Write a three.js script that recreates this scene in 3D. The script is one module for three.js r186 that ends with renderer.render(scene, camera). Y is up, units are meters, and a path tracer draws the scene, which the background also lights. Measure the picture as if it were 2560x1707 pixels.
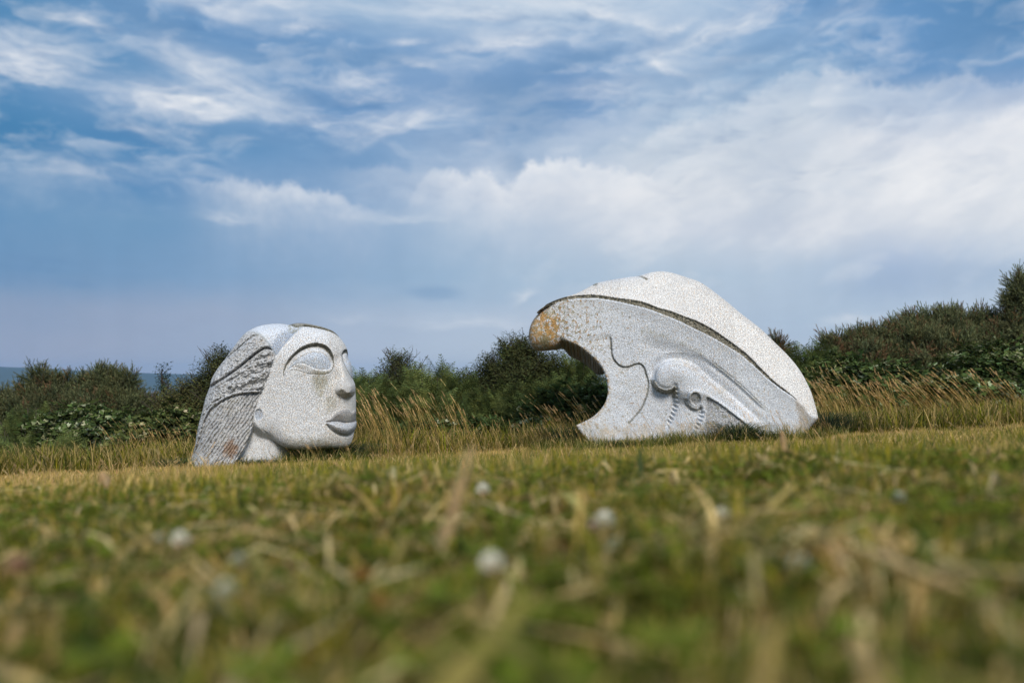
import * as THREE from 'three';
import { mergeGeometries } from 'three/addons/utils/BufferGeometryUtils.js';

// ---------------------------------------------------------------- camera, sun, exposure
const EYE = 0.185, F = 2489, PITCH = 2.23 * Math.PI / 180, HORIZON = 950;   // F: focal length in pixels of the 2560 wide photograph
const scene = new THREE.Scene();
const camera = new THREE.PerspectiveCamera(37.86, 2560 / 1707, 0.02, 30000);
camera.position.set(0, EYE, 0);
camera.rotation.set(PITCH, 0, 0);
camera.focus = 11.8;
camera.userData.fStop = 2.4;
scene.add(camera);

const sun = new THREE.DirectionalLight(new THREE.Color().setRGB(1, 0.92, 0.82), 3.3);
sun.position.set(11, 36, 33); sun.target.position.set(0, 0, -10);
sun.castShadow = true; sun.shadow.radius = 38; sun.shadow.mapSize.set(2048, 2048);
Object.assign(sun.shadow.camera, { left: -16, right: 16, top: 16, bottom: -16, near: 1, far: 120 });
scene.add(sun, sun.target);

const renderer = new THREE.WebGLRenderer({ antialias: true });
renderer.setSize(1024, 682);
renderer.toneMapping = THREE.LinearToneMapping;
renderer.toneMappingExposure = 1.0;
renderer.shadowMap.enabled = true;

// ---------------------------------------------------------------- small tools
function rng(seed) { let a = seed >>> 0; return () => { a = (a + 0x6D2B79F5) >>> 0; let t = a; t = Math.imul(t ^ (t >>> 15), t | 1); t ^= t + Math.imul(t ^ (t >>> 7), t | 61); return ((t ^ (t >>> 14)) >>> 0) / 4294967296; }; }
const R0 = rng(7);
const PERM = new Uint8Array(512); { const p = [...Array(256).keys()]; for (let i = 255; i > 0; i--) { const j = Math.floor(R0() * (i + 1)); [p[i], p[j]] = [p[j], p[i]]; } for (let i = 0; i < 512; i++) PERM[i] = p[i & 255]; }
const GX = new Float64Array(256), GY = new Float64Array(256); for (let i = 0; i < 256; i++) { GX[i] = Math.cos(i * 2.39996); GY[i] = Math.sin(i * 2.39996); }
function n2(x, y) {            // gradient noise, about -1..1
  const xi = Math.floor(x), yi = Math.floor(y), fx = x - xi, fy = y - yi, X = xi & 255, Y = yi & 255;
  const u = fx * fx * fx * (fx * (fx * 6 - 15) + 10), v = fy * fy * fy * (fy * (fy * 6 - 15) + 10);
  const a = PERM[PERM[X] + Y], b = PERM[PERM[X + 1] + Y], c = PERM[PERM[X] + Y + 1], d = PERM[PERM[X + 1] + Y + 1];
  const na = GX[a] * fx + GY[a] * fy, nb = GX[b] * (fx - 1) + GY[b] * fy, nc = GX[c] * fx + GY[c] * (fy - 1), nd = GX[d] * (fx - 1) + GY[d] * (fy - 1);
  return 1.5 * (na + u * (nb - na) + v * (nc + u * (nd - nc) - na - u * (nb - na)));
}
function fbm(x, y, o = 4, g = 0.5) { let s = 0, a = 1, t = 0; for (let i = 0; i < o; i++) { s += a * n2(x, y); t += a; a *= g; x = x * 2.03 + 17.3; y = y * 2.03 + 9.1; } return s / t; }
const clamp = (x, a = 0, b = 1) => x < a ? a : x > b ? b : x;
const ss = (a, b, x) => { const t = clamp((x - a) / (b - a)); return t * t * (3 - 2 * t); };
const mix = (a, b, t) => a + (b - a) * t;
const lin = (c) => c.map((v) => { v /= 255; return v <= 0.04045 ? v / 12.92 : ((v + 0.055) / 1.055) ** 2.4; });
function at(px, py, depth) {   // the point that pixel (px, py) of the photograph shows at that distance ahead
  const v = new THREE.Vector3((px - 1280) / F, (853.5 - py) / F, -1).applyEuler(camera.rotation);
  return v.multiplyScalar(depth / -v.z).add(camera.position);
}
const names = {};
function numbered(n) { names[n] = (names[n] ?? -1) + 1; return names[n] ? n + '_' + String(names[n]).padStart(3, '0') : n; }
function tag(o, label, category, group, kind) { Object.assign(o.userData, { label, category }); if (group) o.userData.group = group; if (kind) o.userData.kind = kind; return o; }
function add(o, parent = scene) { if (parent === scene) o.name = numbered(o.name); o.traverse((m) => { if (m.isMesh) m.castShadow = m.receiveShadow = true; }); parent.add(o); return o; }
function mesh(name, geo, mat, parent = scene) { const m = new THREE.Mesh(geo, mat); m.name = name; return add(m, parent); }
function group(name, p) { const g = new THREE.Group(); g.name = name; g.position.copy(p); return add(g); }

// ---------------------------------------------------------------- sky
// rows of colours from high in the sky to the horizon, columns from left to right round the view direction
const SKY_V = [-120, 0, 110, 200, 265, 350, 440, 530, 640, 740, 850];
const SKY_C = [
  '96,146,191 120,157,199 140,171,207 150,180,211 160,186,214 165,190,216 150,180,211 120,160,203 95,143,191 82,132,180',
  '95,145,190 125,160,200 150,178,210 162,188,215 180,200,222 188,206,225 178,199,222 122,161,204 95,142,190 80,130,178',
  '85,138,183 103,149,193 114,154,197 122,160,201 132,166,204 140,171,207 152,180,211 135,170,207 108,152,198 85,135,182',
  '120,158,198 102,148,191 135,168,204 120,157,198 130,163,203 108,149,195 160,185,213 150,180,210 110,152,197 105,150,195',
  '95,144,188 118,157,198 130,165,202 112,152,196 142,172,207 122,158,200 178,198,219 190,205,221 165,187,214 125,160,202',
  '70,130,176 85,138,184 100,148,192 120,158,198 160,183,211 175,194,217 190,204,219 200,210,222 205,213,226 212,218,229',
  '92,142,186 95,143,188 122,158,197 140,170,204 175,193,216 205,213,225 215,221,229 212,219,228 220,225,232 226,230,235',
  '98,145,187 110,152,190 126,161,197 138,169,203 160,185,211 188,202,219 203,212,225 208,215,226 211,218,228 215,221,229',
  '112,150,188 119,154,190 130,163,197 140,170,201 153,181,208 171,193,214 180,199,217 182,200,219 168,188,215 180,198,218',
  '146,163,190 153,168,193 159,174,198 171,187,208 183,198,216 188,201,217 186,201,218 180,198,217 182,200,218 188,203,219',
  '170,175,193 170,177,195 174,185,203 190,200,216 197,207,218 198,208,220 198,208,220 199,209,221 201,211,222 203,212,222',
].map((r) => r.split(' ').map((c) => lin(c.split(',').map(Number))));
// bright lenses of the high cloud: u, v, half length, half height, tilt, strength
const LENSES = [[40, 215, 130, 40, 0.02, .75], [40, 243, 110, 15, 0.0, .6], [420, 262, 175, 34, 0.02, .85], [470, 288, 150, 18, -.04, .5], [480, 205, 160, 36, 0.32, .5], [400, 160, 110, 32, .3, .32], [150, 108, 85, 20, 0.06, .55], [470, 45, 130, 26, .2, .4], [690, 70, 80, 22, -.1, .42],
  [620, 18, 90, 22, -.1, .4], [935, 92, 60, 10, -.08, .55], [940, 140, 60, 14, .1, .45], [830, 185, 70, 18, -.1, .45], [860, 225, 70, 14, -.2, .35], [1090, 20, 160, 26, 0, .5], [1180, 85, 90, 24, -.1, .55], [1390, 20, 90, 22, .3, .6], [1050, 110, 70, 14, -.1, .35], [1490, 60, 35, 20, .6, .45],
  [1520, 150, 70, 22, .5, .6], [1640, 85, 130, 24, -.35, .45], [1770, 50, 160, 22, -.42, .4], [1380, 210, 110, 24, 0, .35], [1560, 68, 50, 14, -.4, .45], [900, 290, 110, 30, -.5, .4], [1000, 255, 130, 24, -.3, .35], [700, 280, 120, 24, .3, .22], [330, 335, 150, 20, .25, .22], [1990, 55, 150, 30, -.4, .22], [170, 425, 150, 26, .06, .3],
  [1205, 683, 30, 12, -.5, .5], [1080, 745, 150, 16, -.03, .3], [800, 735, 60, 9, 0, .18], [1960, 745, 70, 12, -.1, .4], [520, 515, 60, 14, .1, .35], [930, 505, 120, 14, 0, .3], [2130, 460, 130, 34, -.5, .55], [2260, 480, 140, 40, -.3, .6], [2050, 410, 110, 26, -.3, .4], [1850, 560, 80, 40, -.5, .3]];
const SHADES = [[1000, 672, 62, 16, 0.03, .42], [70, 622, 100, 9, 0.06, .5], [50, 640, 80, 9, 0.06, .45], [170, 670, 50, 9, 0.08, .35], [20, 660, 60, 22, 0, .3], [2160, 660, 260, 36, -.05, .2], [1200, 240, 120, 85, .1, .5], [820, 130, 150, 24, .05, .35], [1330, 130, 110, 22, -.2, .4], [330, 90, 150, 26, .25, .35], [600, 150, 110, 18, .1, .3], [1700, 150, 140, 20, -.3, .35], [1180, 372, 34, 26, .2, .45], [1090, 200, 120, 40, 0, .3], [520, 330, 160, 26, .05, .3], [2290, 130, 130, 90, 0, .25], [1780, 500, 90, 50, -.6, .12]];
function skyColor(u, v, out) {
  // slow bending of the whole field, then the colours
  const wu = u + 70 * fbm(u / 330, v / 120 + 3.1, 3), wv = v + 26 * fbm(u / 260 + 9.4, v / 110, 4);
  let cu = (wu / 261.3 % 18 + 18) % 18; if (cu > 9) cu = 18 - cu;       // beyond the frame the colours go on mirrored
  const ci = Math.min(8, Math.floor(cu)), fu = ss(0, 1, cu - ci) * .5 + (cu - ci) * .5;
  let r = 0; const vv = clamp(wv, -120, 849.9); while (vv >= SKY_V[r + 1]) r++;
  const fv0 = (vv - SKY_V[r]) / (SKY_V[r + 1] - SKY_V[r]), fv = ss(0, 1, fv0) * .5 + fv0 * .5;
  for (let c = 0; c < 3; c++) out[c] = mix(mix(SKY_C[r][ci][c], SKY_C[r][ci + 1][c], fu), mix(SKY_C[r + 1][ci][c], SKY_C[r + 1][ci + 1][c], fu), fv);
  const blend = (k, to) => { k = clamp(k); for (let c = 0; c < 3; c++) out[c] = mix(out[c], to[c], k); };
  // streaks and ripples of the high layer
  const high = ss(560, 330, v), qx = u / 300 + .5 * fbm(u / 420 + 4, v / 150, 3), qy = v / 62 + 1.1 * fbm(u / 300, v / 130 + 8, 3);
  const st = fbm(qx, qy, 6, .56), rip = n2(qx * 3.1 + 2 * st, qy * 3.4) * ss(-.05, .3, n2(u / 350 + 31, v / 160 + 5)), fine = fbm(u / 38 + 2 * st, v / 17, 3);
  const wisp = 1 - Math.abs(fbm(u / 120 + 1.5 * st, v / 26 + .9 * st, 4, .55)) * 2.6, s = st * .95 + rip * .26 + fine * .16 + .12 * wisp * ss(-.1, .3, st + .3 * n2(u / 240, v / 90 + 40));
  if (s > 0) blend(high * s * .8, CLOUD); else blend(-s * high * .5, BLUE);
  const lump = fbm(u / 92 + 1.1 * st, v / 36 + .9 * st + u / 900, 5, .52), lr = high * ss(-.25, .2, n2(u / 300 + 12, v / 140 + 2));
  if (lump > 0) blend(lr * lump * .6, CLOUD2); else blend(-lr * lump * .75, BLUE);
  // lens shaped clouds with a crisp lower rim
  const mu = ((u + 1400) % 5200 + 5200) % 5200 - 1400, lu = mu + 36 * fbm(u / 120, v / 60, 3), lv = v + 20 * fbm(u / 110 + 5, v / 55 + 2, 4);
  for (const [a, b, w, h, t, k] of LENSES) {
    const dx = lu - a, dy = lv - b; if (Math.abs(dx) > 2.6 * w || Math.abs(dy) > 90 + 2.6 * h) continue;
    const x = (dx * Math.cos(t) + dy * Math.sin(t)) / w, y = (-dx * Math.sin(t) + dy * Math.cos(t)) / h;
    const d = Math.exp(-(x * x) * 1.3 - (y > 0 ? 3.4 * y * y * y + .4 * y * y : .8 * y * y)), fil = n2(x * 1.2 + 3 * t, y * 3.2 + a) + .5 * n2(x * 3 + a, y * 7);
    blend(k * d * (.72 + .5 * st + .3 * fine + .32 * fil), WHITE);
  }
  for (const [a, b, w, h, t, k] of SHADES) {
    const dx = mu - a + 14 * fine, dy = v - b + 6 * fine; if (Math.abs(dx) > 2.6 * w || Math.abs(dy) > 2.6 * h + 30) continue;
    const x = (dx * Math.cos(t) + dy * Math.sin(t)) / w, y = (-dx * Math.sin(t) + dy * Math.cos(t)) / h;
    blend(k * Math.exp(-Math.pow(x * x + y * y, 1.6)), SHADE);
  }
  // heaped white bank: a knobbly upper edge, bright under it, fading downwards
  for (const [edge, from, to, len, amount, rag] of BANKS) {
    const side = ss(from - 90, from + 90, mu) * ss(to + 120, to - 120, mu); if (side <= 0) continue;
    const e = edge(mu) + rag * (26 * fbm(u / 90, v / 400 + 1, 3) + 20 * Math.abs(n2(u / 34, v / 40)) + 9 * Math.abs(n2(u / 15 + 5, v / 17)) + 5 * n2(u / 7, v / 8)), d = v - e;
    if (d < -20) continue;
    const soft = 1 + 8 * (.5 + .5 * n2(u / 160 + 3, 2.2));
    blend(amount * side * ss(-3, 10 + soft * 3, d) * Math.exp(-Math.max(0, d) / len) * (.82 + .5 * fbm(u / 70, v / 50, 4)), WHITE);
  }
  // soft mottling of the grey white right half
  const soft = ss(900, 1500, mu) * ss(130, 280, v) * ss(760, 520, v), m = fbm(u / 170 + .4 * st, v / 100 + u / 300, 5, .52);
  if (m > 0) blend(soft * m * .8, WHITE); else blend(-soft * m * .5, GREY);
  // faint rain veils low down
  const veil = n2(u / 55, v / 600 + 4) * ss(480, 640, v); for (let c = 0; c < 3; c++) out[c] *= 1 + .025 * veil + .02 * fine * ss(480, 640, v);
}
const CLOUD2 = lin([226, 231, 239]), CLOUD = lin([205, 216, 230]), WHITE = lin([246, 246, 247]), BLUE = lin([84, 130, 178]), SHADE = lin([108, 146, 186]), GREY = lin([180, 195, 216]);
const curve = (pts) => (u) => { if (u <= pts[0][0]) return pts[0][1]; for (let i = 1; i < pts.length; i++) if (u <= pts[i][0]) return mix(pts[i - 1][1], pts[i][1], ss(pts[i - 1][0], pts[i][0], u)); return pts[pts.length - 1][1]; };
const BANKS = [
  [curve([[900, 470], [1000, 370], [1100, 380], [1165, 400], [1230, 345], [1320, 350], [1420, 375], [1600, 420]]), 985, 1520, 95, .9, 1],
  [curve([[430, 420], [520, 408], [620, 420], [760, 440], [860, 470]]), 480, 820, 70, .78, .9],
  [curve([[-100, 415], [60, 408], [180, 404], [280, 440], [340, 470]]), -60, 260, 60, .3, .7],
  [curve([[760, 380], [900, 372], [1000, 378]]), 800, 1010, 55, .3, .6],
  [curve([[1400, 330], [1560, 270], [1680, 235], [1830, 180], [1930, 175], [2060, 225], [2200, 210], [2352, 250], [2600, 260]]), 1450, 2700, 190, .32, 1],
  [curve([[2000, 420], [2150, 350], [2260, 310], [2352, 290], [2600, 280]]), 2080, 2700, 150, .5, .9],
];
{
  const W = 4096, H = 2048, data = new Float32Array(W * H * 4), c = [0, 0, 0], low = [];
  for (let row = 0; row < H; row++) {
    const el = ((row + 0.5) / H - 0.5) * Math.PI;
    const step = el > 0.45 ? 4 : 1;
    for (let col = 0; col < W; col++) {
      const k = (row * W + col) * 4;
      if (el < -0.01) { data[k] = .2; data[k + 1] = .22; data[k + 2] = .24; data[k + 3] = 1; continue; }
      if (col % step) { for (let i = 0; i < 4; i++) data[k + i] = data[k + i - 4]; continue; }
      let az = ((col + 0.5) / W - 0.5) * 2 * Math.PI + Math.PI / 2; if (az > Math.PI) az -= 2 * Math.PI;   // 0 straight ahead (-z), positive to the right
      const a = Math.abs(az), u = 1176 + 2287 * Math.sign(az) * (a < .55 ? Math.tan(a) : Math.tan(.55) + (a - .55) * 1.376);
      const v = 873 - 2287 * (el < .45 ? Math.tan(el) : Math.tan(.45) + (el - .45) * 1.233);
      skyColor(u, v, c);
      data[k] = c[0]; data[k + 1] = c[1]; data[k + 2] = c[2]; data[k + 3] = 1;
    }
  }
  const t = new THREE.DataTexture(data, W, H, THREE.RGBAFormat, THREE.FloatType);
  t.mapping = THREE.EquirectangularReflectionMapping; t.magFilter = t.minFilter = THREE.LinearFilter; t.needsUpdate = true;
  scene.background = t; scene.environment = t; 
}

// ---------------------------------------------------------------- ground
const bumps = (x, z) => .018 * n2(x * 1.1, z * 1.1) + .05 * n2(x * .23 + 4, z * .23);
function ground(x, z) {        // height of the field; the camera looks towards -z
  const f = -z, r = Math.hypot(x, z);
  let fall = f < 9 ? .066 * f : f < 13 ? .594 + .066 * (f - 9) - .0045 * (f - 9) ** 2 : .786 + .03 * (f - 13);
  if (f < -20) fall = -1.32;
  if (f > 30) fall = 1.296;
  const near = -fall + .05 * 16 * Math.tanh(x / 16) + bumps(x, z) * ss(.2, 1.5, r);
  return mix(near, -55 + 3 * n2(x / 300, z / 300), ss(24, 520, r));
}
function field(px, depth) { const p = at(px, HORIZON, depth); p.y = ground(p.x, p.z); return p; }

function dataTexture(n, f, srgb, repeat) {
  const d = new Uint8Array(n * n * 4), c = [0, 0, 0];
  for (let y = 0; y < n; y++) for (let x = 0; x < n; x++) { f(x / n, y / n, c); const k = (y * n + x) * 4; for (let i = 0; i < 3; i++) d[k + i] = clamp(Math.round(c[i] * 255), 0, 255); d[k + 3] = 255; }
  const t = new THREE.DataTexture(d, n, n); t.wrapS = t.wrapT = THREE.RepeatWrapping; t.magFilter = t.minFilter = THREE.LinearFilter;
  if (srgb) t.colorSpace = THREE.SRGBColorSpace;
  if (repeat) t.repeat.set(repeat, repeat);
  t.needsUpdate = true; return t;
}
// noise that repeats over the unit square
function tn(x, y, p) { const a = x * p, b = y * p, sx = ss(0, 1, x), sy = ss(0, 1, y); return mix(mix(n2(a, b), n2(a - p, b), sx), mix(n2(a, b - p), n2(a - p, b - p), sx), sy) * 1.25; }
{
  const soil = dataTexture(512, (x, y, c) => { const a = tn(x, y, 9), b = tn(x + .3, y, 60), d = tn(x, y + .5, 170); const g = .33 + .05 * a + .09 * b + .1 * d; c[0] = g * 1.02; c[1] = g * .95; c[2] = g * .58; }, true);
  const rings = 180, sectors = 240, pos = [], uv = [], idx = [];
  pos.push(0, ground(0, 0), 0); uv.push(0, 0);
  for (let i = 0; i < rings; i++) {
    const r = .06 * (7600 / .06) ** (i / (rings - 1));
    for (let j = 0; j < sectors; j++) { const a = j / sectors * 2 * Math.PI, x = r * Math.cos(a), z = r * Math.sin(a); pos.push(x, ground(x, z), z); uv.push(x / 1.3, z / 1.3); }
  }
  for (let j = 0; j < sectors; j++) idx.push(0, 1 + (j + 1) % sectors, 1 + j);
  for (let i = 0; i < rings - 1; i++) for (let j = 0; j < sectors; j++) { const a = 1 + i * sectors + j, b = 1 + i * sectors + (j + 1) % sectors, c = a + sectors, d = b + sectors; idx.push(a, b, c, b, d, c); }
  const g = new THREE.BufferGeometry(); g.setAttribute('position', new THREE.Float32BufferAttribute(pos, 3)); g.setAttribute('uv', new THREE.Float32BufferAttribute(uv, 2)); g.setIndex(idx); g.computeVertexNormals();
  tag(mesh('ground', g, new THREE.MeshStandardMaterial({ map: soil, roughness: 1 })), 'sloping field of soil and thatch under the grass', 'ground', null, 'structure');
}
{ // the far ridge beyond the plain
  const top = curve([[-1500, 900], [0, 908], [160, 913], [300, 921], [520, 932], [800, 940], [1300, 944], [2600, 941], [4200, 938]]);
  const pos = [], idx = [], N = 300, prof = [[5200, 0], [5500, .25], [5800, .62], [6100, .9], [6300, 1], [6600, .9], [7400, 0]];
  for (let i = 0; i <= N; i++) {
    const a = -1.05 + 2.1 * i / N, px = 1280 + F * Math.tan(a) * .8;
    const h = (HORIZON - top(px) + 1.2 * fbm(px / 130, 2, 4)) / F * 6300 + 55;
    for (const [d, k] of prof) pos.push(d * Math.sin(a), -57 + h * k + (k > 0 && k < 1 ? 6 * n2(i / 6, d / 200) : 0), -d * Math.cos(a));
  }
  const m = prof.length; for (let i = 0; i < N; i++) for (let j = 0; j < m - 1; j++) { const a = i * m + j, b = a + m; idx.push(a, b, a + 1, b, b + 1, a + 1); }
  const g = new THREE.BufferGeometry(); g.setAttribute('position', new THREE.Float32BufferAttribute(pos, 3)); g.setIndex(idx); g.computeVertexNormals();
  tag(mesh('hills', g, new THREE.MeshStandardMaterial({ color: new THREE.Color().setRGB(.035, .055, .03), roughness: 1, side: THREE.DoubleSide })), 'long low wooded ridge on the horizon, blue with distance', 'hills', null, 'structure');
}
scene.fog = new THREE.FogExp2(new THREE.Color().setRGB(.34, .6, .95), 0.00009);

// ---------------------------------------------------------------- carving tools
// Both sculptures are cut as solids: a front surface of fine facets over an outline, sides and a back.
function spline(pts, per = 6, closed = false) {
  const c = new THREE.CatmullRomCurve3(pts.map(([x, y]) => new THREE.Vector3(x, y, 0)), closed, 'centripetal');
  return c.getPoints((pts.length - (closed ? 0 : 1)) * per).map((p) => [p.x, p.y]);
}
function nearest(poly, closed) {
  const n = poly.length, m = closed ? n : n - 1, len = [0];
  for (let i = 0; i < m; i++) { const a = poly[i], b = poly[(i + 1) % n]; len.push(len[i] + Math.hypot(b[0] - a[0], b[1] - a[1])); }
  return (x, y, o = {}) => {
    let best = 1e18, bi = 0, bt = 0, inside = false;
    for (let i = 0; i < m; i++) {
      const a = poly[i], b = poly[i + 1 === n ? 0 : i + 1], dx = b[0] - a[0], dy = b[1] - a[1], L = dx * dx + dy * dy || 1e-9;
      let t = ((x - a[0]) * dx + (y - a[1]) * dy) / L; t = t < 0 ? 0 : t > 1 ? 1 : t;
      const ex = a[0] + t * dx - x, ey = a[1] + t * dy - y, d = ex * ex + ey * ey;
      if (d < best) { best = d; bi = i; bt = t; }
      if (closed && (a[1] > y) !== (b[1] > y) && x < dx * (y - a[1]) / dy + a[0]) inside = !inside;
    }
    const a = poly[bi], b = poly[bi + 1 === n ? 0 : bi + 1];
    o.d = Math.sqrt(best); o.x = mix(a[0], b[0], bt); o.y = mix(a[1], b[1], bt); o.s = mix(len[bi], len[bi + 1], bt); o.total = len[m];
    o.side = Math.sign((b[0] - a[0]) * (y - a[1]) - (b[1] - a[1]) * (x - a[0])) || 1;   // positive: to the right of the line as drawn in the picture (y down)
    o.sd = closed ? (inside ? o.d : -o.d) : o.d * o.side;
    return o;
  };
}
const zone = (pts, per = 6) => { const f = nearest(spline(pts, per, true), true), o = {}; let x0 = 1e9, x1 = -1e9, y0 = 1e9, y1 = -1e9; for (const [x, y] of pts) { x0 = Math.min(x0, x); x1 = Math.max(x1, x); y0 = Math.min(y0, y); y1 = Math.max(y1, y); } return (x, y) => x < x0 - 90 || x > x1 + 90 || y < y0 - 90 || y > y1 + 90 ? -90 : f(x, y, o).sd; };
const line = (pts, per = 6) => nearest(spline(pts, per, false), false);
const round = (d, R) => d <= 0 ? 0 : d >= R ? 1 : Math.sqrt(1 - (1 - d / R) ** 2);

function carve({ outline, cell, k, cx, by, front, back, part, tint, wall, wallPart, segments = 10, mats }, root) {
  const near = nearest(outline, true), xs = outline.map((p) => p[0]), ys = outline.map((p) => p[1]);
  const x0 = Math.min(...xs) - cell, y0 = Math.min(...ys) - cell, nx = Math.ceil((Math.max(...xs) - x0) / cell) + 1, ny = Math.ceil((Math.max(...ys) - y0) / cell) + 1;
  const o = {}, inC = new Uint8Array(nx * ny);
  for (let j = 0; j < ny; j++) for (let i = 0; i < nx; i++) inC[j * nx + i] = near(x0 + (i + .5) * cell, y0 + (j + .5) * cell, o).sd > 0 ? 1 : 0;
  const id = new Int32Array((nx + 1) * (ny + 1)).fill(-1), P = [], quads = [];
  const isIn = (i, j) => i >= 0 && j >= 0 && i < nx && j < ny && inC[j * nx + i];
  const node = (i, j) => {
    const q = j * (nx + 1) + i; if (id[q] >= 0) return id[q];
    let x = x0 + i * cell, y = y0 + j * cell;
    const edge = !(isIn(i, j) && isIn(i - 1, j) && isIn(i, j - 1) && isIn(i - 1, j - 1));
    near(x, y, o); if (edge) { x = o.x; y = o.y; }
    P.push({ x, y, sd: edge ? 0 : o.sd, edge, s: o.s }); return id[q] = P.length - 1;
  };
  for (let j = 0; j < ny; j++) for (let i = 0; i < nx; i++) if (inC[j * nx + i]) quads.push([node(i, j), node(i + 1, j), node(i + 1, j + 1), node(i, j + 1)]);
  const n = P.length, pos = new Float32Array(n * 3) , col = new Float32Array(n * 3), tri = [], where = [];
  const X = (x) => (x - cx) * k, Y = (y) => (by - y) * k;
  P.forEach((p, i) => { p.z = front(p.x, p.y, p.sd); pos.set([X(p.x), Y(p.y), p.z * k], i * 3); col.set(tint(p.x, p.y, p.z), i * 3); });
  for (const [a, b, c, d] of quads) {
    const w = part((P[a].x + P[c].x) / 2, (P[a].y + P[c].y) / 2);
    if (Math.abs(P[a].z - P[c].z) < Math.abs(P[b].z - P[d].z)) tri.push([a, c, b], [a, d, c]); else tri.push([a, d, b], [b, d, c]);
    where.push(w, w);
  }
  const full = new THREE.BufferGeometry(); full.setAttribute('position', new THREE.BufferAttribute(pos, 3)); full.setIndex(tri.flat()); full.computeVertexNormals();
  const nor = full.attributes.normal.array;
  const made = {};
  const emit = (name, tris, pa, na, ca) => {
    const map = new Map(), p = [], m = [], u = [], c = [], ix = [];
    for (const t of tris) { const [A, B, C] = t.map((v) => [pa[v * 3], pa[v * 3 + 1], pa[v * 3 + 2]]), e = [0, 1, 2].map((i) => B[i] - A[i]), f = [0, 1, 2].map((i) => C[i] - A[i]);
      const nn = [Math.abs(e[1] * f[2] - e[2] * f[1]), Math.abs(e[2] * f[0] - e[0] * f[2]), Math.abs(e[0] * f[1] - e[1] * f[0])], ax = nn[2] >= nn[0] * .9 && nn[2] >= nn[1] * .9 ? 2 : nn[0] > nn[1] ? 0 : 1;
      for (const v of t) { const key = v * 3 + ax; let q = map.get(key); if (q === undefined) { q = map.size; map.set(key, q); for (let e = 0; e < 3; e++) { p.push(pa[v * 3 + e]); if (na) m.push(na[v * 3 + e]); c.push(ca[v * 3 + e]); } u.push((ax === 0 ? pa[v * 3 + 2] : pa[v * 3]) / 2 + ax * .31, (ax === 1 ? pa[v * 3 + 2] : pa[v * 3 + 1]) / 2 + ax * .17); } ix.push(q); } }
    const g = new THREE.BufferGeometry(); g.setAttribute('position', new THREE.Float32BufferAttribute(p, 3)); g.setAttribute('uv', new THREE.Float32BufferAttribute(u, 2)); g.setAttribute('color', new THREE.Float32BufferAttribute(c, 3)); g.setIndex(ix);
    if (na) g.setAttribute('normal', new THREE.Float32BufferAttribute(m, 3)); else g.computeVertexNormals();
    return g;
  };
  const byPart = {}; tri.forEach((t, i) => (byPart[where[i]] ??= []).push(t));
  for (const [key, tris] of Object.entries(byPart)) {
    const [path, tagText] = key.split('#'), parts = path.split('/'), parent = parts.length > 1 ? made[parts[0]] ?? root : root;
    const m = mesh(parts[parts.length - 1], emit(key, tris, pos, nor, col), mats[parts[parts.length - 1]] ?? mats.rest, parent); made[key] = made[path] = m; if (tagText) m.userData.label = tagText;
  }
  // back
  const bp = new Float32Array(n * 3), bt = tri.map(([a, b, c]) => [a, c, b]), bc = new Float32Array(n * 3);
  P.forEach((p, i) => { const [bx, byy, bz] = back(p.x, p.y, p.sd); p.b = [bx, byy, bz]; bp.set([X(bx), Y(byy), bz * k], i * 3); bc.set(tint(p.x, p.y, bz), i * 3); });
  mesh('back', emit('back', bt, bp, null, bc), mats.rest, root);
  // sides
  const count = new Map(); for (const [a, b, c] of tri) for (const [u, v] of [[a, b], [b, c], [c, a]]) { const key = u < v ? u * 1e7 + v : v * 1e7 + u; count.set(key, count.has(key) ? null : [u, v]); }
  const sides = {}, row = {};
  const rowOf = (i, store) => store.rows.get(i) ?? (() => {
    const p = P[i], ids = [];
    for (let q = 0; q <= segments; q++) { const t = q / segments, w = wall(p, t); ids.push(store.p.length / 3); store.p.push(X(w[0]), Y(w[1]), w[2] * k); store.u.push(p.s * k / 2, t * Math.abs(p.z - p.b[2]) * k / 2); store.c.push(...tint(p.x, p.y, w[2])); }
    store.rows.set(i, ids); return ids;
  })();
  for (const e of count.values()) if (e) {
    const [a, b] = e, key = wallPart((P[a].x + P[b].x) / 2, (P[a].y + P[b].y) / 2), store = sides[key] ??= { p: [], u: [], c: [], i: [], rows: new Map() };
    const A = rowOf(a, store), B = rowOf(b, store);
    for (let q = 0; q < segments; q++) store.i.push(A[q], A[q + 1], B[q], B[q], A[q + 1], B[q + 1]);
  }
  for (const [key, s] of Object.entries(sides)) { const g = new THREE.BufferGeometry(); g.setAttribute('position', new THREE.Float32BufferAttribute(s.p, 3)); g.setAttribute('uv', new THREE.Float32BufferAttribute(s.u, 2)); g.setAttribute('color', new THREE.Float32BufferAttribute(s.c, 3)); g.setIndex(s.i); g.computeVertexNormals(); mesh(key, g, mats[key] ?? mats.rest, root); }
}

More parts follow.
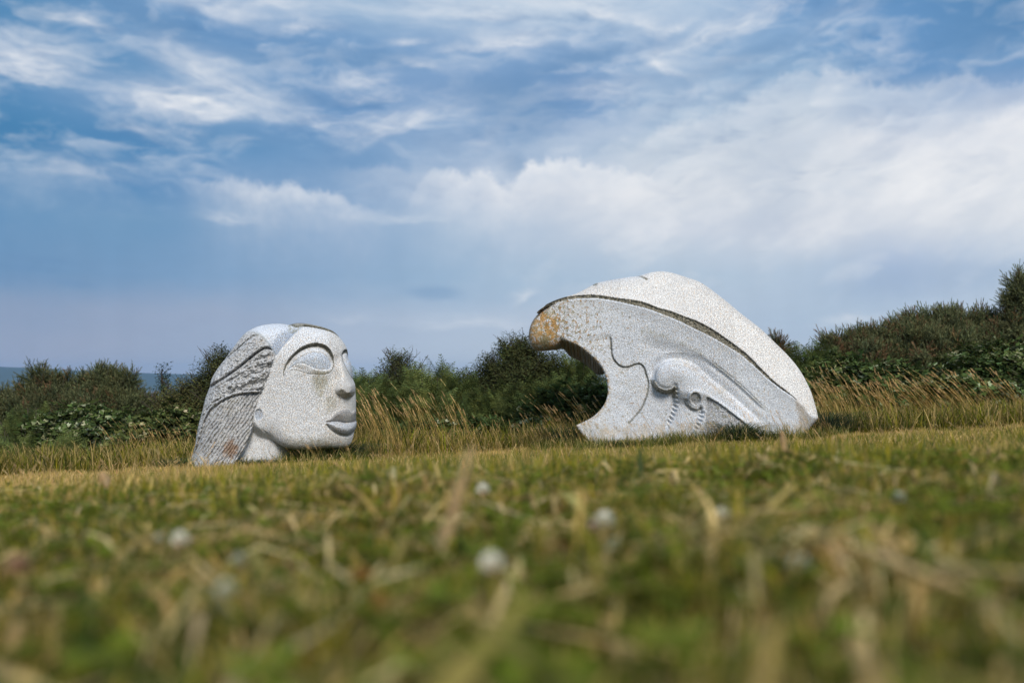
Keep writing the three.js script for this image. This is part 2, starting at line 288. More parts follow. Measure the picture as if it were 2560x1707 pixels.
// granite: pale feldspar, grey quartz and black mica grains over two metres
const grain = (lo, dark) => (x, y, c) => {
  const a = tn(x, y, 160), b = tn(x + .37, y + .11, 255), e = tn(x + .7, y + .4, 24), f = tn(x + .2, y + .9, 90);
  let g = lo + .085 * a + .05 * f + .02 * e; c[0] = g; c[1] = g * 1.0; c[2] = g * 1.0;
  if (a > .34) { c[0] += .1; c[1] += .1; c[2] += .09; }
  const k = .9 * ss(.24, .5, b + .12 * f); c[0] = mix(c[0], dark, k); c[1] = mix(c[1], dark * 1.02, k); c[2] = mix(c[2], dark * 1.08, k);
  const h = ss(.3, .5, -f - .2 * b); c[0] = mix(c[0], c[0] * 1.01, h); c[1] = mix(c[1], c[1] * .96, h); c[2] = mix(c[2], c[2] * .91, h);
};
const graniteMap = dataTexture(1024, grain(.85, .36), true), roughMap = dataTexture(1024, grain(.79, .3), true);
const graniteBump = dataTexture(1024, (x, y, c) => { const a = tn(x, y, 160), b = tn(x + .37, y + .11, 255), f = tn(x + .2, y + .9, 60); c[0] = c[1] = c[2] = .5 + .2 * a - .25 * ss(.2, .5, b) + .15 * f; }, false);
const granite = new THREE.MeshStandardMaterial({ map: graniteMap, bumpMap: graniteBump, bumpScale: .004, roughness: .86, vertexColors: true, side: THREE.DoubleSide });
const roughGranite = new THREE.MeshStandardMaterial({ map: roughMap, bumpMap: graniteBump, bumpScale: .012, roughness: .95, vertexColors: true, side: THREE.DoubleSide });
const GOLD = [.7, .38, .09], OLIVE = [.34, .32, .17], MOSS_AND_SHADE = [.22, .21, .14], TAN = [.78, .68, .52], BLUISH = [.78, .87, 1.0];
const dye = (c, to, k) => { k = clamp(k); for (let i = 0; i < 3; i++) c[i] = mix(c[i], to[i], k); return c; };
// patches with an outline of their own: 0 or 1 with a narrow rim
const spots = (x, y, size, share, seed = 0) => { const v = .7 * n2(x / size + seed, y / size) + .5 * n2(x / size * 2.3 + 7, y / size * 2.3 + seed) + .3 * n2(x / size * 5 + seed, y / size * 5); return ss(share - .07, share + .07, v); };
function facing(px, py, distance, baseY) { // a group that stands on the field and is turned towards the camera
  const p = at(px, py, distance), g = ground(p.x, p.z); return { p: new THREE.Vector3(p.x, g, p.z), turn: Math.atan2(-p.x, -p.z) };
}

// ---------------------------------------------------------------- the carved head (numbers are measured on an enlargement of the photograph)
{
  const K = 1 / 3.564 * 11.8 / F, toS = (x, y) => [440 + x / 3.564, 770 + y / 3.564];
  const CX = 860, spot = facing(...toS(CX, 800), 11.8);
  const BY = (() => { // the picture row that lies on the ground there
    const d = Math.hypot(spot.p.x, spot.p.z), forward = -spot.p.z; return (HORIZON + (EYE - spot.p.y) / forward * F - 770) * 3.564;
  })();
  const low = BY + 90;
  const root = group('head_sculpture', spot.p); root.rotation.y = spot.turn;
  tag(root, 'pale granite sculpture of a giant head with swept hair, facing the wave sculpture', 'sculpture');
  const left = [[135, 1440], [165, 1340], [200, 1230], [215, 1120], [235, 1010], [262, 905], [285, 800], [318, 705], [335, 630], [385, 540], [445, 455], [500, 375], [560, 290], [600, 238], [650, 198], [720, 162], [800, 143], [870, 135], [940, 135], [1000, 143], [1060, 130], [1150, 133], [1240, 150], [1310, 168], [1390, 202], [1440, 250], [1480, 300], [1508, 350], [1520, 400], [1522, 440], [1542, 475], [1558, 540], [1566, 630], [1584, 678], [1590, 760], [1595, 850], [1592, 950]];
  const outline = [[95, low], ...spline([...left, [1590, 1010], [1585, 1050], [1566, 1095], [1552, 1150], [1530, 1195], [1490, 1222], [1400, 1229], [1250, 1229], [1100, 1238], [1030, 1236], [1012, 1265], [1010, 1350]], 4), [1015, low]];
  const sdA = nearest([[60, 1900], ...spline([...left, [1604, 1100], [1610, 1300]], 4), [1610, 1900]], true);
  const jaw = line([[690, 950], [740, 1020], [820, 1095], [930, 1188], [1020, 1230], [1150, 1238], [1300, 1230], [1430, 1231], [1500, 1223], [1545, 1190], [1578, 1110], [1625, 1000]]);
  const faceEdge = line([[1160, 80], [1110, 165], [1040, 230], [985, 290], [930, 360], [885, 430], [855, 500], [825, 600], [795, 680], [768, 745], [735, 830], [708, 920], [698, 1000], [692, 1080], [640, 1200], [560, 1350], [520, 1600]]);
  const capEdge = line([[555, 275], [590, 248], [650, 224], [715, 234], [775, 278], [825, 345], [868, 410], [890, 440]]);
  const hairline = line([[985, 130], [1045, 175], [1110, 170], [1200, 178], [1300, 197], [1390, 228], [1450, 268]]);
  const groove1 = line([[705, 258], [640, 300], [560, 375], [440, 470]]), groove2 = line([[872, 385], [800, 366], [740, 395], [650, 470], [560, 545], [440, 630], [310, 712]]);
  const groove3 = line([[700, 520], [640, 560], [560, 610], [480, 655]]), groove4 = line([[820, 500], [740, 520], [690, 545]]);
  const ridge = line([[775, 738], [700, 742], [600, 750], [520, 770], [430, 815], [345, 885], [300, 960], [262, 1080], [225, 1200], [175, 1330], [120, 1460]]);
  const socket = zone([[943, 605], [950, 540], [975, 480], [1020, 420], [1090, 360], [1160, 328], [1220, 318], [1290, 332], [1340, 370], [1368, 430], [1374, 490], [1366, 540], [1340, 574], [1290, 594], [1220, 594], [1150, 586], [1090, 566], [1040, 552], [980, 570]]);
  const lid = zone([[950, 596], [960, 552], [990, 492], [1040, 432], [1110, 382], [1180, 357], [1240, 357], [1292, 376], [1336, 420], [1360, 470], [1364, 520], [1340, 566], [1290, 588], [1220, 588], [1150, 580], [1090, 560], [1040, 547], [985, 565]]);
  const eye = zone([[962, 578], [1000, 522], [1060, 462], [1120, 426], [1180, 404], [1240, 401], [1290, 421], [1330, 461], [1347, 510], [1332, 543], [1290, 552], [1220, 546], [1160, 521], [1110, 501], [1060, 503], [1010, 535]]);
  const socket2 = zone([[1446, 414], [1460, 382], [1488, 365], [1514, 376], [1526, 430], [1548, 480], [1566, 560], [1572, 640], [1545, 625], [1505, 575], [1466, 505], [1448, 455]]);
  const lid2 = zone([[1452, 425], [1470, 405], [1500, 405], [1530, 440], [1552, 480], [1570, 560], [1574, 632], [1545, 618], [1508, 570], [1470, 500]]);
  const eye2 = zone([[1470, 492], [1490, 462], [1515, 452], [1540, 470], [1560, 530], [1572, 600], [1560, 628], [1525, 590], [1490, 535]]);
  const nose = zone([[1418, 440], [1394, 510], [1402, 600], [1382, 672], [1376, 715], [1388, 752], [1412, 770], [1450, 796], [1500, 818], [1545, 785], [1577, 746], [1584, 690], [1566, 640], [1522, 560], [1476, 480], [1450, 430]]);
  const noseBase = line([[1370, 752], [1412, 762], [1500, 752], [1590, 738]]);
  const wing = line([[1386, 690], [1400, 668], [1424, 656]]);
  const upper = zone([[1303, 1001], [1350, 962], [1400, 918], [1450, 898], [1500, 895], [1530, 918], [1545, 922], [1568, 906], [1605, 912], [1605, 1000], [1530, 1012], [1480, 1013], [1430, 1002], [1380, 996]]);
  const lower = zone([[1308, 1003], [1380, 997], [1430, 1003], [1480, 1014], [1530, 1013], [1605, 1001], [1590, 1050], [1565, 1088], [1510, 1118], [1450, 1112], [1400, 1092], [1350, 1052]]);
  const mouth = line([[1300, 1001], [1380, 996], [1430, 1001], [1480, 1013], [1530, 1011], [1605, 1000]]);
  const o = {};
  function where(x, y) { // which feature the point belongs to
    const edge = faceEdge(x, y, o).sd;               // negative: on the face side
    if (edge < 0) {
      if (hairline(x, y, o).sd < 0 && y < 280 && x > 980) return 'hairline';
      if (jaw(x, y, o).sd > 0 && x < 1030) return 'neck';
      if (eye(x, y) > 0) return 'eyelid/eye'; if (lid(x, y) > 0) return 'eyelid'; if (socket(x, y) > 0) return 'brow_groove';
      if (eye2(x, y) > 0) return 'eyelid_001/eye'; if (lid2(x, y) > 0) return 'eyelid_001'; if (socket2(x, y) > 0) return 'brow_groove_001';
      if (nose(x, y) > 0) return 'nose'; if (upper(x, y) > 0) return 'upper_lip'; if (lower(x, y) > 0) return 'lower_lip';
      return 'face';
    }
    if (capEdge(x, y, o).sd < 0 && x > 540 && y < 450) return (hairline(x, y, o).sd < 0 && x > 985 && y < 190) ? 'hairline' : 'hair_cap';
    return ridge(x, y, o).sd < 0 ? 'hair_lock_001' : 'hair_lock';
  }
  const chips = (x, y, a, len, wid) => { const c = Math.cos(a), s = Math.sin(a); return fbm((x * c + y * s) / len, (-x * s + y * c) / wid, 4, .55); };
  function front(x, y) {
    const A = round(sdA(x, y, o).sd, 340), edge = faceEdge(x, y, o).sd, j = jaw(x, y, o).sd;
    const wJ = ss(720, 900, x), fJ = mix(1, round(-j, 125), wJ), base = 430 * A;
    let z = base;
    // face
    const wFace = ss(6, -8, edge);
    let f = base * (.76 + .24 * fJ) + 10;
    if (wFace > 0) {
      const rd = 8 + 54 * ss(590, 470, y), sk = socket(x, y);
      if (sk > -6) f -= rd * ss(-2, 20, sk);
      const ld = lid(x, y); if (ld > 0) f += (rd + 24) * round(ld, 105);
      const ey = eye(x, y); if (ey > -8) f -= 9 * ss(-2, 5, ey) + 9 * (1 - ss(0, 7, Math.abs(ey)));
      const s2 = socket2(x, y); if (s2 > -6) f -= (10 + 45 * ss(560, 420, y)) * ss(-2, 14, s2);
      const l2 = lid2(x, y); if (l2 > 0) f += 55 * round(l2, 60); const e2 = eye2(x, y); if (e2 > -8) f -= 6 * ss(-2, 4, e2) + 6 * (1 - ss(0, 6, Math.abs(e2)));
      const ns = nose(x, y);
      if (ns > 0) {
        const under = noseBase(x, y, o).sd, grow = .35 + .65 * ss(470, 700, y);
        let h = 118 * grow * Math.min(1, ns / 58) ** .85; if (under > -3) h = Math.min(h, Math.max(0, 112 * (1 - (under + 3) / 44)));
        f += h;
      }
      const w = wing(x, y, o); if (w.d < 9) f -= 9 * (1 - w.d / 9);
      const mm = mouth(x, y, o), up = upper(x, y), lo = lower(x, y);
      const muzzle = Math.exp(-(((x - 1500) / 190) ** 2) - ((y - 1010) / 150) ** 2); f += 26 * muzzle;
      if (up > 0) f += 46 * ss(0, 12, up) * ss(-14, 75, mm.d) - 14 * ss(16, 0, mm.d);
      if (lo > 0) f += 58 * round(lo, 60) * (1 - .3 * ss(40, 110, mm.d)) - 14 * ss(10, 0, mm.d);
      else if (lo > -26 && y > 1020) f -= 14 * ss(-26, -4, lo);
      const er = Math.hypot((x - 745) / 32, (y - 930) / 46); f -= 14 * ss(1.1, .8, er);
      f -= 12 * Math.exp(-(((x - 905) / 30) ** 2) - ((y - 1080) / 90) ** 2);          // soft fold of the jaw
      if (hairline(x, y, o).sd < 0 && x > 980 && y < 290) f += 16 * ss(0, 8, o.d) + 12 * fbm(x / 16, y / 16, 3) - 34 * ss(16, 5, o.d);
      if (j > 0 && x < 1040) { const nk = 325 * round(1016 - x, 240); f = mix(f, nk, ss(0, mix(80, 14, wJ), j)); }
      f += 3 * fbm(x / 60, y / 60, 3);
    }
    // hair
    let h = base;
    if (edge > -10) {
      const ce = capEdge(x, y, o), inCap = ce.sd < 0 && x > 540 && y < 460, cd = ce.d, rg = ridge(x, y, {});
      if (inCap) { h -= 42 * ss(0, 16, cd) + 22 * ss(120, 10, edge) * ss(150, 300, y + x * .1); h += 2 * fbm(x / 40, y / 40, 3); if (x > 960 && y < 230) h += 16 * fbm(x / 22, y / 22, 3); }
      else if (rg.sd < 0) { // lower lock: long chiselled strands
        const w = rg.d, a = -rg.s, strand = (x * .84 + y * .54) / 25 + .9 * fbm(x / 190, y / 190, 2) + (y - 800) * (x - 500) / 260000, fr = strand - Math.floor(strand);
        const cut = chips(x, y, 2.15, 95, 15);
        h += 4 - 30 * ss(14, 0, Math.abs(w - 13)) + 22 * (1 - Math.abs(2 * fr - 1)) - 17 + 20 * cut * (.5 + .5 * ss(0, 60, w)) - 10 * ss(.55, .8, n2(x / 20, y / 20 + 6));
      } else { // upper locks: rough chisel work, long grooves
        const cut = chips(x, y, 2.5, 60, 20);
        h += 8 * ss(0, 16, cd) + 27 * cut + 12 * n2(x / 12, y / 12);
        const lower = ss(0, 60, groove2(x, y, o).sd * -1); if (lower > 0 && x > 460) h += lower * (16 * Math.sin((y + .35 * x) / 15 + 2.2 * fbm(x / 60, y / 60, 2)) * ss(440, 560, x) + 14 * cut);
        const g1 = groove1(x, y, {}), g2 = groove2(x, y, {}), g3 = groove3(x, y, {}), g4 = groove4(x, y, {});
        h -= 40 * ss(14, 2, g1.d) + 22 * ss(60, 0, g1.sd > 0 ? g1.d : 99);
        h -= 66 * ss(17, 4, g2.d) - 18 * ss(60, 0, g2.sd > 0 ? g2.d : 99);
        h -= 22 * ss(12, 2, g3.d) + 26 * ss(12, 2, g4.d);
        h += 14 * ss(12, 3, rg.d) - 20 * ss(10, 0, Math.abs(rg.d - 20));
      }
      if (!inCap) h -= 22 * ss(16, 0, edge) - 12;
    }
    z = mix(h, f, wFace);
    return z * ss(-.5, 14, sdA(x, y, o).sd + 4);
  }
  const tint = (x, y, z) => {
    const w = where(x, y), c = [.96, .985, 1.01];
    const g1 = n2(x / 9, y / 9), g2 = fbm(x / 34, y / 34, 3);
    if (w === 'hair_lock' || w === 'hair_lock_001') { dye(c, [.86, .88, .9], .8); dye(c, [.25, .25, .25], .8 * spots(x, y, 22, .3, 3)); dye(c, OLIVE, .5 * spots(x, y, 40, .5, 9)); }
    if (w === 'hair_lock_001') dye(c, [.5, .3, .17], .8 * ss(.1, .5, Math.exp(-(((x - 520) / 75) ** 2) - ((y - 1215) / 90) ** 2) + .5 * g2 + .35 * g1 - .25));
    if (w === 'hair_cap') { dye(c, BLUISH, .5); if (faceEdge(x, y, o).d < 130) dye(c, [.42, .5, .62], .85 * ss(-.1, .3, g1 + 1.2 * ss(130, 40, o.d) - .55) * ss(170, 240, y)); if (capEdge(x, y, o).d < 14) dye(c, OLIVE, .35 + .3 * g1); if (x > 985 && y < 230) dye(c, OLIVE, .6 * spots(x, y, 22, .0, 5)); }  // blue shade beside the face edge is painted onto the cap
    if (w === 'hairline') { dye(c, [.5, .47, .38], .8); if (hairline(x, y, o).d < 24) dye(c, MOSS_AND_SHADE, .5 + .5 * ss(-.3, .2, g1)); }
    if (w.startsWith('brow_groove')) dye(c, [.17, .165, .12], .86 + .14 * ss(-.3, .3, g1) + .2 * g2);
    if (w.endsWith('/eye')) { dye(c, BLUISH, .9); dye(c, [.6, .68, .76], .7 * ss(-.2, .4, g1)); }
    if (w === 'eyelid') dye(c, OLIVE, .75 * ss(545, 580, y + 18 * g2 + 14 * g1) * ss(1150, 1230, x + 30 * g1));
    if (w === 'upper_lip') dye(c, [.42, .41, .4], .88 + .2 * g1); if (w === 'lower_lip') { dye(c, [.62, .66, .72], .75); dye(c, [.4, .41, .42], .8 * ss(1055, 1085, y + 26 * g2 + 12 * g1)); }  // shade of the downward lip faces is put into their colour
    if (w === 'nose' && noseBase(x, y, o).sd > -2) dye(c, MOSS_AND_SHADE, .75);  // shade painted on the nose underside, in the moss tone
    if (w === 'face' || w === 'nose') {
      // rain stains below the eye, beside the nose and along the jaw
      const run = Math.exp(-(((x - 1255) / 75) ** 2)) * ss(585, 610, y) * ss(900, 640, y), run2 = Math.exp(-(((x - 1335) / 60) ** 2)) * ss(760, 800, y) * ss(1000, 840, y), ch = ss(1000, 1220, y) * ss(850, 1000, x) * ss(1500, 1300, x);
      const s = n2(x / 7, y / 10) * .8 + .9 * fbm(x / 40, y / 60, 3);
      dye(c, OLIVE, .62 * ss(.25, .8, 1.0 * run + .55 * s)); dye(c, OLIVE, .45 * ss(.3, .8, .9 * run2 + .55 * s)); dye(c, OLIVE, .6 * ss(.4, 1.1, .95 * ch + .6 * s));
      dye(c, [.5, .38, .2], .6 * spots(x, y, 30, .62, 12) * ss(1150, 1250, x) * ss(850, 950, y)); dye(c, TAN, .3 * ss(1240, 1420, x + 60 * g2));
      if (Math.hypot((x - 745) / 32, (y - 930) / 46) < 1.05) dye(c, [.55, .62, .72], .8);
    }
    if (w === 'neck') dye(c, OLIVE, .3 * ss(0, .5, g2 + .4 * g1) * ss(1200, 1300, y) );
    const wth = fbm(x / 150 + 3, y / 210, 4, .6), fleck = n2(x / 14, y / 18); for (let i = 0; i < 3; i++) c[i] *= 1 + .09 * wth + .05 * fleck; dye(c, [.78, .74, .64], .42 * ss(.1, .5, wth + .35 * fleck));
    return c;
  };
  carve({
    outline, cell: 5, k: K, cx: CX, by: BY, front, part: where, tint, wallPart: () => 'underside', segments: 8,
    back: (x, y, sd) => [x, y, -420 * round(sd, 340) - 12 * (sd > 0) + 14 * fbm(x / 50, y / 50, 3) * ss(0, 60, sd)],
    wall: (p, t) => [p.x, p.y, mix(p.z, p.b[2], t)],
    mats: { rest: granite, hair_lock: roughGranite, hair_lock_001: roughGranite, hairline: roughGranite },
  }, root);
}

// ---------------------------------------------------------------- the carved wave
{
  const K = 1 / 3.0154 * 12 / F, toS = (x, y) => [1290 + x / 3.0154, 650 + y / 3.0154];
  const CX = 1200, spot = facing(...toS(CX - 24, 750), 12);
  const BY = (HORIZON + (EYE - spot.p.y) / -spot.p.z * F - 650) * 3.0154, low = BY + 120;
  const root = group('wave_sculpture', spot.p); root.rotation.y = spot.turn;
  tag(root, 'pale granite sculpture of a breaking wave spotted with orange lichen, standing right of the head', 'sculpture');
  const bulb = [[185, 366], [140, 418], [105, 482], [91, 545], [98, 600], [120, 645], [165, 670], [225, 674], [282, 662], [330, 632], [362, 600]];
  const mouthArc = [[366, 599], [400, 605], [460, 628], [520, 662], [580, 710], [630, 757], [670, 807], [696, 865], [712, 930], [716, 1000], [702, 1060], [667, 1120], [612, 1175], [547, 1215], [470, 1250]];
  const top = [[2268, 1190], [2268, 1155], [2255, 1068], [2226, 962], [2168, 832], [2092, 722], [1990, 612], [1880, 500], [1738, 384], [1590, 252], [1420, 120], [1310, 80], [1205, 44], [1118, 34], [1040, 46], [960, 70], [840, 90], [725, 112], [628, 138], [578, 166], [520, 208], [470, 236], [430, 252], [330, 282], [250, 316]];
  const outline = [...spline(bulb, 6), ...spline(mouthArc, 6), ...spline([[470, 1250], [500, 1290], [545, 1345], [590, 1400], [620, 1500]], 4), [625, low], [2150, low], ...spline([[2150, 1400], [2172, 1340], [2205, 1270], [2268, 1190]], 4), ...spline(top, 6)];
  const L = line([[150, 400], [185, 372], [250, 335], [330, 305], [420, 285], [520, 278], [620, 277], [720, 290], [820, 310], [920, 335], [1020, 362], [1130, 405], [1240, 450], [1340, 500], [1440, 550], [1540, 605], [1620, 655], [1700, 705], [1780, 775], [1850, 840], [1900, 890], [1960, 940], [2020, 985], [2085, 1030], [2150, 1090], [2200, 1150], [2275, 1192]], 4);
  const U = line([[140, 395], [185, 360], [250, 318], [330, 285], [420, 262], [520, 252], [600, 250], [700, 262], [800, 280], [900, 292], [1000, 315], [1100, 355], [1200, 385], [1300, 425], [1400, 465], [1500, 520], [1600, 590], [1680, 650], [1760, 715], [1830, 790], [1900, 865], [1960, 922], [2030, 977], [2085, 1024], [2150, 1086], [2200, 1148], [2275, 1190]], 4);
  const seam = line([[738, 540], [742, 600], [746, 660], [752, 718], [778, 765], [822, 801], [872, 804], [918, 787], [958, 780], [988, 803], [1008, 860], [1024, 920], [1016, 1000], [992, 1070], [958, 1135], [900, 1200], [830, 1275]]);
  const fold = line([[930, 515], [1010, 530], [1100, 558], [1230, 602], [1330, 660], [1420, 704], [1530, 790], [1650, 890], [1750, 980], [1850, 1080], [1935, 1155]]);
  const scroll = zone([[1222, 944], [1200, 962], [1150, 972], [1108, 955], [1080, 920], [1076, 872], [1095, 820], [1140, 780], [1205, 764], [1290, 774], [1370, 812], [1430, 872], [1510, 940], [1610, 1022], [1710, 1112], [1810, 1214], [1920, 1330], [2010, 1440], [1960, 1560], [1500, 1580], [1180, 1560], [1120, 1400], [1170, 1260], [1205, 1190], [1226, 1120], [1238, 1050], [1236, 990]], 5);
  const seam1 = line([[1226, 950], [1236, 1000], [1236, 1060], [1220, 1130], [1192, 1200], [1160, 1265]]), seam2 = line([[1396, 1100], [1420, 1140], [1412, 1190], [1390, 1240], [1350, 1300]]);
  const curl = zone([[1408, 1098], [1385, 1112], [1350, 1102], [1322, 1070], [1314, 1030], [1330, 995], [1372, 976], [1430, 986], [1505, 1032], [1585, 1084], [1660, 1136], [1750, 1204], [1830, 1280], [1860, 1400], [1500, 1420], [1350, 1400], [1360, 1300], [1400, 1220], [1418, 1150]], 5);
  const disc = zone([[1395, 1085], [1372, 1092], [1342, 1072], [1332, 1036], [1345, 1002], [1375, 992], [1402, 1010], [1412, 1050]]), inset = zone([[1452, 1030], [1520, 1056], [1590, 1104], [1660, 1160], [1740, 1225], [1800, 1300], [1800, 1400], [1470, 1400], [1440, 1280], [1450, 1140]]);
  const crack = line([[942, 76], [975, 92], [1008, 112]]);
  const o = {};
  const where = (x, y) => {
    if (U(x, y, o).sd < 0) return 'top_slab';
    if (L(x, y, o).sd < 0) return 'moss_groove';
    if (x > 1060 && y > 740) { if (disc(x, y) > 0) return 'small_scroll/rough_disc'; if (inset(x, y) > 0) return 'small_scroll/rough_inset'; if (curl(x, y) > 0) return 'small_scroll'; if (scroll(x, y) > 0) return 'large_scroll'; }
    return seam(x, y, o).sd > 0 && y > 540 && x < 1040 ? 'lower_panel' : 'front_panel';
  };
  function front(x, y, sd) {
    const u = U(x, y, {}), l = L(x, y, {});
    let z = 0;
    if (u.sd < 0) {
      z = -6 - 12 * ss(0, 14, u.d) - 1.18 * u.d * ss(2300, 1900, x) - .9 * u.d * ss(1900, 2300, x);
      const facet = (x - 480) * -.17 + 235 - y;      // the upper left facet leans further back
      z -= .45 * Math.max(0, facet) * ss(1080, 900, x); if (crack(x, y, o).d < 7) z -= 14;
      z -= 40 * (1 - round(sd, 60)) * ss(350, 700, x); z += 4 * fbm(x / 90, y / 90, 3);
      const knob = Math.hypot(x - 612, y - 152); z += 14 * ss(24, 6, knob);
      return z;
    }
    if (l.sd < 0) return mix(-26 + 18 * fbm(x / 16, y / 16, 3), -6, ss(2050, 2200, x) + ss(230, 170, x));
    // front panel
    z = 22 * Math.exp(-l.d / 90) * ss(250, 600, x) - 8 * (1 - ss(0, 8, l.d));
    const f = fold(x, y, {}), band = f.sd > 0 ? 1 : 0, wide = mix(110, 26, ss(1050, 1600, x)), along = ss(0, 160, f.s) * ss(f.total + 1, f.total - 160, f.s);
    z -= 22 * along * (f.sd > 0 ? ss(0, wide, f.d) * Math.exp(-Math.max(0, f.d - wide) / 170) : 0); z -= 7 * ss(7, 0, f.d) * ss(1450, 1550, x) * along;
    const q = seam(x, y, {}); if (y > 530 && x < 1060 && q.s > 5) { const a = ss(0, 60, q.s) * ss(q.total, q.total - 160, q.s); if (q.sd > 0) z -= 15 * a * ss(0, 5, q.d) * Math.exp(-q.d / 160); z -= 15 * a * ss(7, 1, q.d) * (.8 + .5 * n2(q.s / 16, 4)); }
    if (x > 1000 && y > 700) {
      const s = scroll(x, y);
      const lowSide = ss(1320, 1200, x) * ss(860, 950, y) * ss(1100, 990, y), body = ss(1250, 1750, x), sink = mix(1, .3, ss(980, 1100, y) * (1 - body));
      if (s < 0) z -= 26 * ss(-84, -6, s) * (1 - lowSide) * ss(1000, 900, y + .4 * (1200 - x)) ;
      z += s > 0 ? mix(92, 38, body) * sink * round(s + 10, 40) + 20 * ss(0, 90, s) * (1 - body) : 92 * lowSide * ss(-38, -2, s) ** 1.4 + 30 * sink * (1 - lowSide) * ss(-30, 0, s);
      const m1 = seam1(x, y, o); if (m1.d < 40 && m1.s > 8) z += ss(26, 6, Math.abs(m1.d * m1.side - 4)) * (-12 + 13 * Math.sin(m1.s / 5.2 + .05 * m1.d * m1.side) ) * ss(330, 260, m1.s);
      const c = curl(x, y); z += c > 0 ? 30 * round(c + 6, 24) : 26 * ss(-30, -2, c) * ss(1450, 1380, x) * ss(1010, 1090, y);
      const m2 = seam2(x, y, o); if (m2.d < 36 && m2.s > 4) z += ss(26, 6, Math.abs(m2.d * m2.side - 2)) * (-9 + 10 * Math.sin(m2.s / 5)) * ss(230, 160, m2.s);
      const dd = disc(x, y), ii = inset(x, y); if (dd > 0) z += -16 * ss(0, 8, dd) + 9 * fbm(x / 9, y / 9, 3); if (ii > 0) z += -20 * ss(0, 14, ii) + 11 * fbm(x / 10, y / 10, 3);
    }
    const R = 12 + 120 * ss(430, 220, x) + 60 * ss(2020, 2150, x); z -= R * .95 * (1 - round(sd, R)) * ss(0, 20, Math.max(0, 1) * 20);
    z -= 12 * ss(2080, 2200, x);
    return z + 3 * fbm(x / 70, y / 70, 3) + (sd < 26 && x < 760 && y > 640 ? 5 * n2(x / 11, y / 11) : 0);
  }
  const tint = (x, y, z) => {
    const w = where(x, y), c = [1, 1, 1], g1 = n2(x / 9, y / 9), g2 = fbm(x / 60, y / 60, 3);
    if (w === 'moss_groove') { dye(c, [.36, .33, .24], .85); dye(c, MOSS_AND_SHADE, .8 * ss(-.2, .3, g1 + g2)); dye(c, [.66, .62, .5], .8 * spots(x, y, 24, .3, 3)); return c; }
    if (w === 'top_slab') { dye(c, [.95, .93, .89], 1); if (crack(x, y, o).d < 8) dye(c, MOSS_AND_SHADE, .8); if (Math.hypot(x - 612, y - 152) < 20) dye(c, MOSS_AND_SHADE, .8); dye(c, GOLD, .5 * spots(x, y, 22, .62, 3) * ss(800, 600, x)); dye(c, BLUISH, .4 * ss(40, 110, 250 - y - .17 * (x - 480)) * ss(1050, 950, x)); return c; }
    dye(c, [.88, .94, 1.02], .85);
    if (w.includes('rough')) { dye(c, [.55, .57, .6], .75 * ss(-.4, .2, g1)); dye(c, OLIVE, .6 * spots(x, y, 40, .35, 1)); }
    // orange and ochre lichen: dense on the tip, thinning along the crest and the mouth's rim
    const tip = ss(430, 290, x) * ss(310, 430, y), arm = ss(900, 350, x) * ss(900, 600, y), body = ss(1150, 800, x);
    dye(c, [.9, .82, .55], .5 * ss(420, 300, x) * ss(-.2, .3, g2 + .4 * g1));
    dye(c, GOLD, .92 * ss(.5, .68, .7 * tip + .42 * n2(x / 48 + 2, y / 48) + .36 * n2(x / 18, y / 18 + 5) + .26 * n2(x / 8, y / 8))); dye(c, OLIVE, .85 * ss(.3, .6, Math.exp(-(((x - 228) / 48) ** 2) - ((y - 600) / 70) ** 2) + .3 * n2(x / 20, y / 20) + .25 * n2(x / 8, y / 8) - .1));
    dye(c, [.5, .28, .08], .92 * spots(x, y, 26, .68 - .32 * arm - .06 * body, 4) * ss(1250, 1050, x)); dye(c, OLIVE, .85 * spots(x, y, 22, .7 - .32 * arm - .12 * body, 8));
    dye(c, [.62, .42, .2], .75 * spots(x, y, 26, .78, 14) * ss(1500, 1000, x));
    const rim = nearRim(x, y, o).d; dye(c, [.6, .4, .16], .8 * ss(34, 8, rim) * spots(x, y, 22, -.02, 6) * ss(560, 620, y));
    if (z < -60) dye(c, [.42, .38, .32], .6 + .3 * g1);          // the deep chiselled sides are toned a darker brown grey
    const f = fold(x, y, o); if (f.d < 22 && f.s > 40 && f.s < f.total - 10) dye(c, OLIVE, .45 * ss(22, 4, f.d) * ss(-.2, .4, g1 + g2));
    const q = seam(x, y, o); if (q.d < 8 && q.s > 30 && q.s < q.total - 60) dye(c, MOSS_AND_SHADE, .75);
    const s = scroll(x, y); if (s > 0 && s < 34 && x > 1290) dye(c, [.75, .62, .48], .6 * ss(34, 12, s) * ss(-.5, .1, g1 + g2));
    if (s < 0 && s > -40 && x < 1250 && y > 900 && y < 1040) dye(c, MOSS_AND_SHADE, .85 * ss(-.7, -.1, g1));  // moss, with painted shade, on the underside of the large scroll
    const c2 = curl(x, y); if (c2 < 0 && c2 > -30 && x < 1420 && y > 1040 && y < 1130) dye(c, MOSS_AND_SHADE, .75 * ss(-.6, 0, g1));  // small scroll underside: shade painted in the same mossy tone
    if (x > 2020) dye(c, [.5, .4, .27], .6 * ss(.1, .6, fbm(x / 30, y / 110, 3) + 1.1 * Math.exp(-(((x - 2150) / 45) ** 2)) + .3 * g1 - .1));
    const wth = fbm(x / 190 + 3, y / 150, 4, .6), fleck = n2(x / 14, y / 16); for (let i = 0; i < 3; i++) c[i] *= 1 + .1 * wth + .05 * fleck; dye(c, [.78, .74, .64], .42 * ss(.1, .5, wth + .35 * fleck));
    if (y > 1230) dye(c, TAN, .5 * ss(0, .5, g2 + .2));
    return c;
  };
  const nearRim = nearest(spline(mouthArc, 6), false);
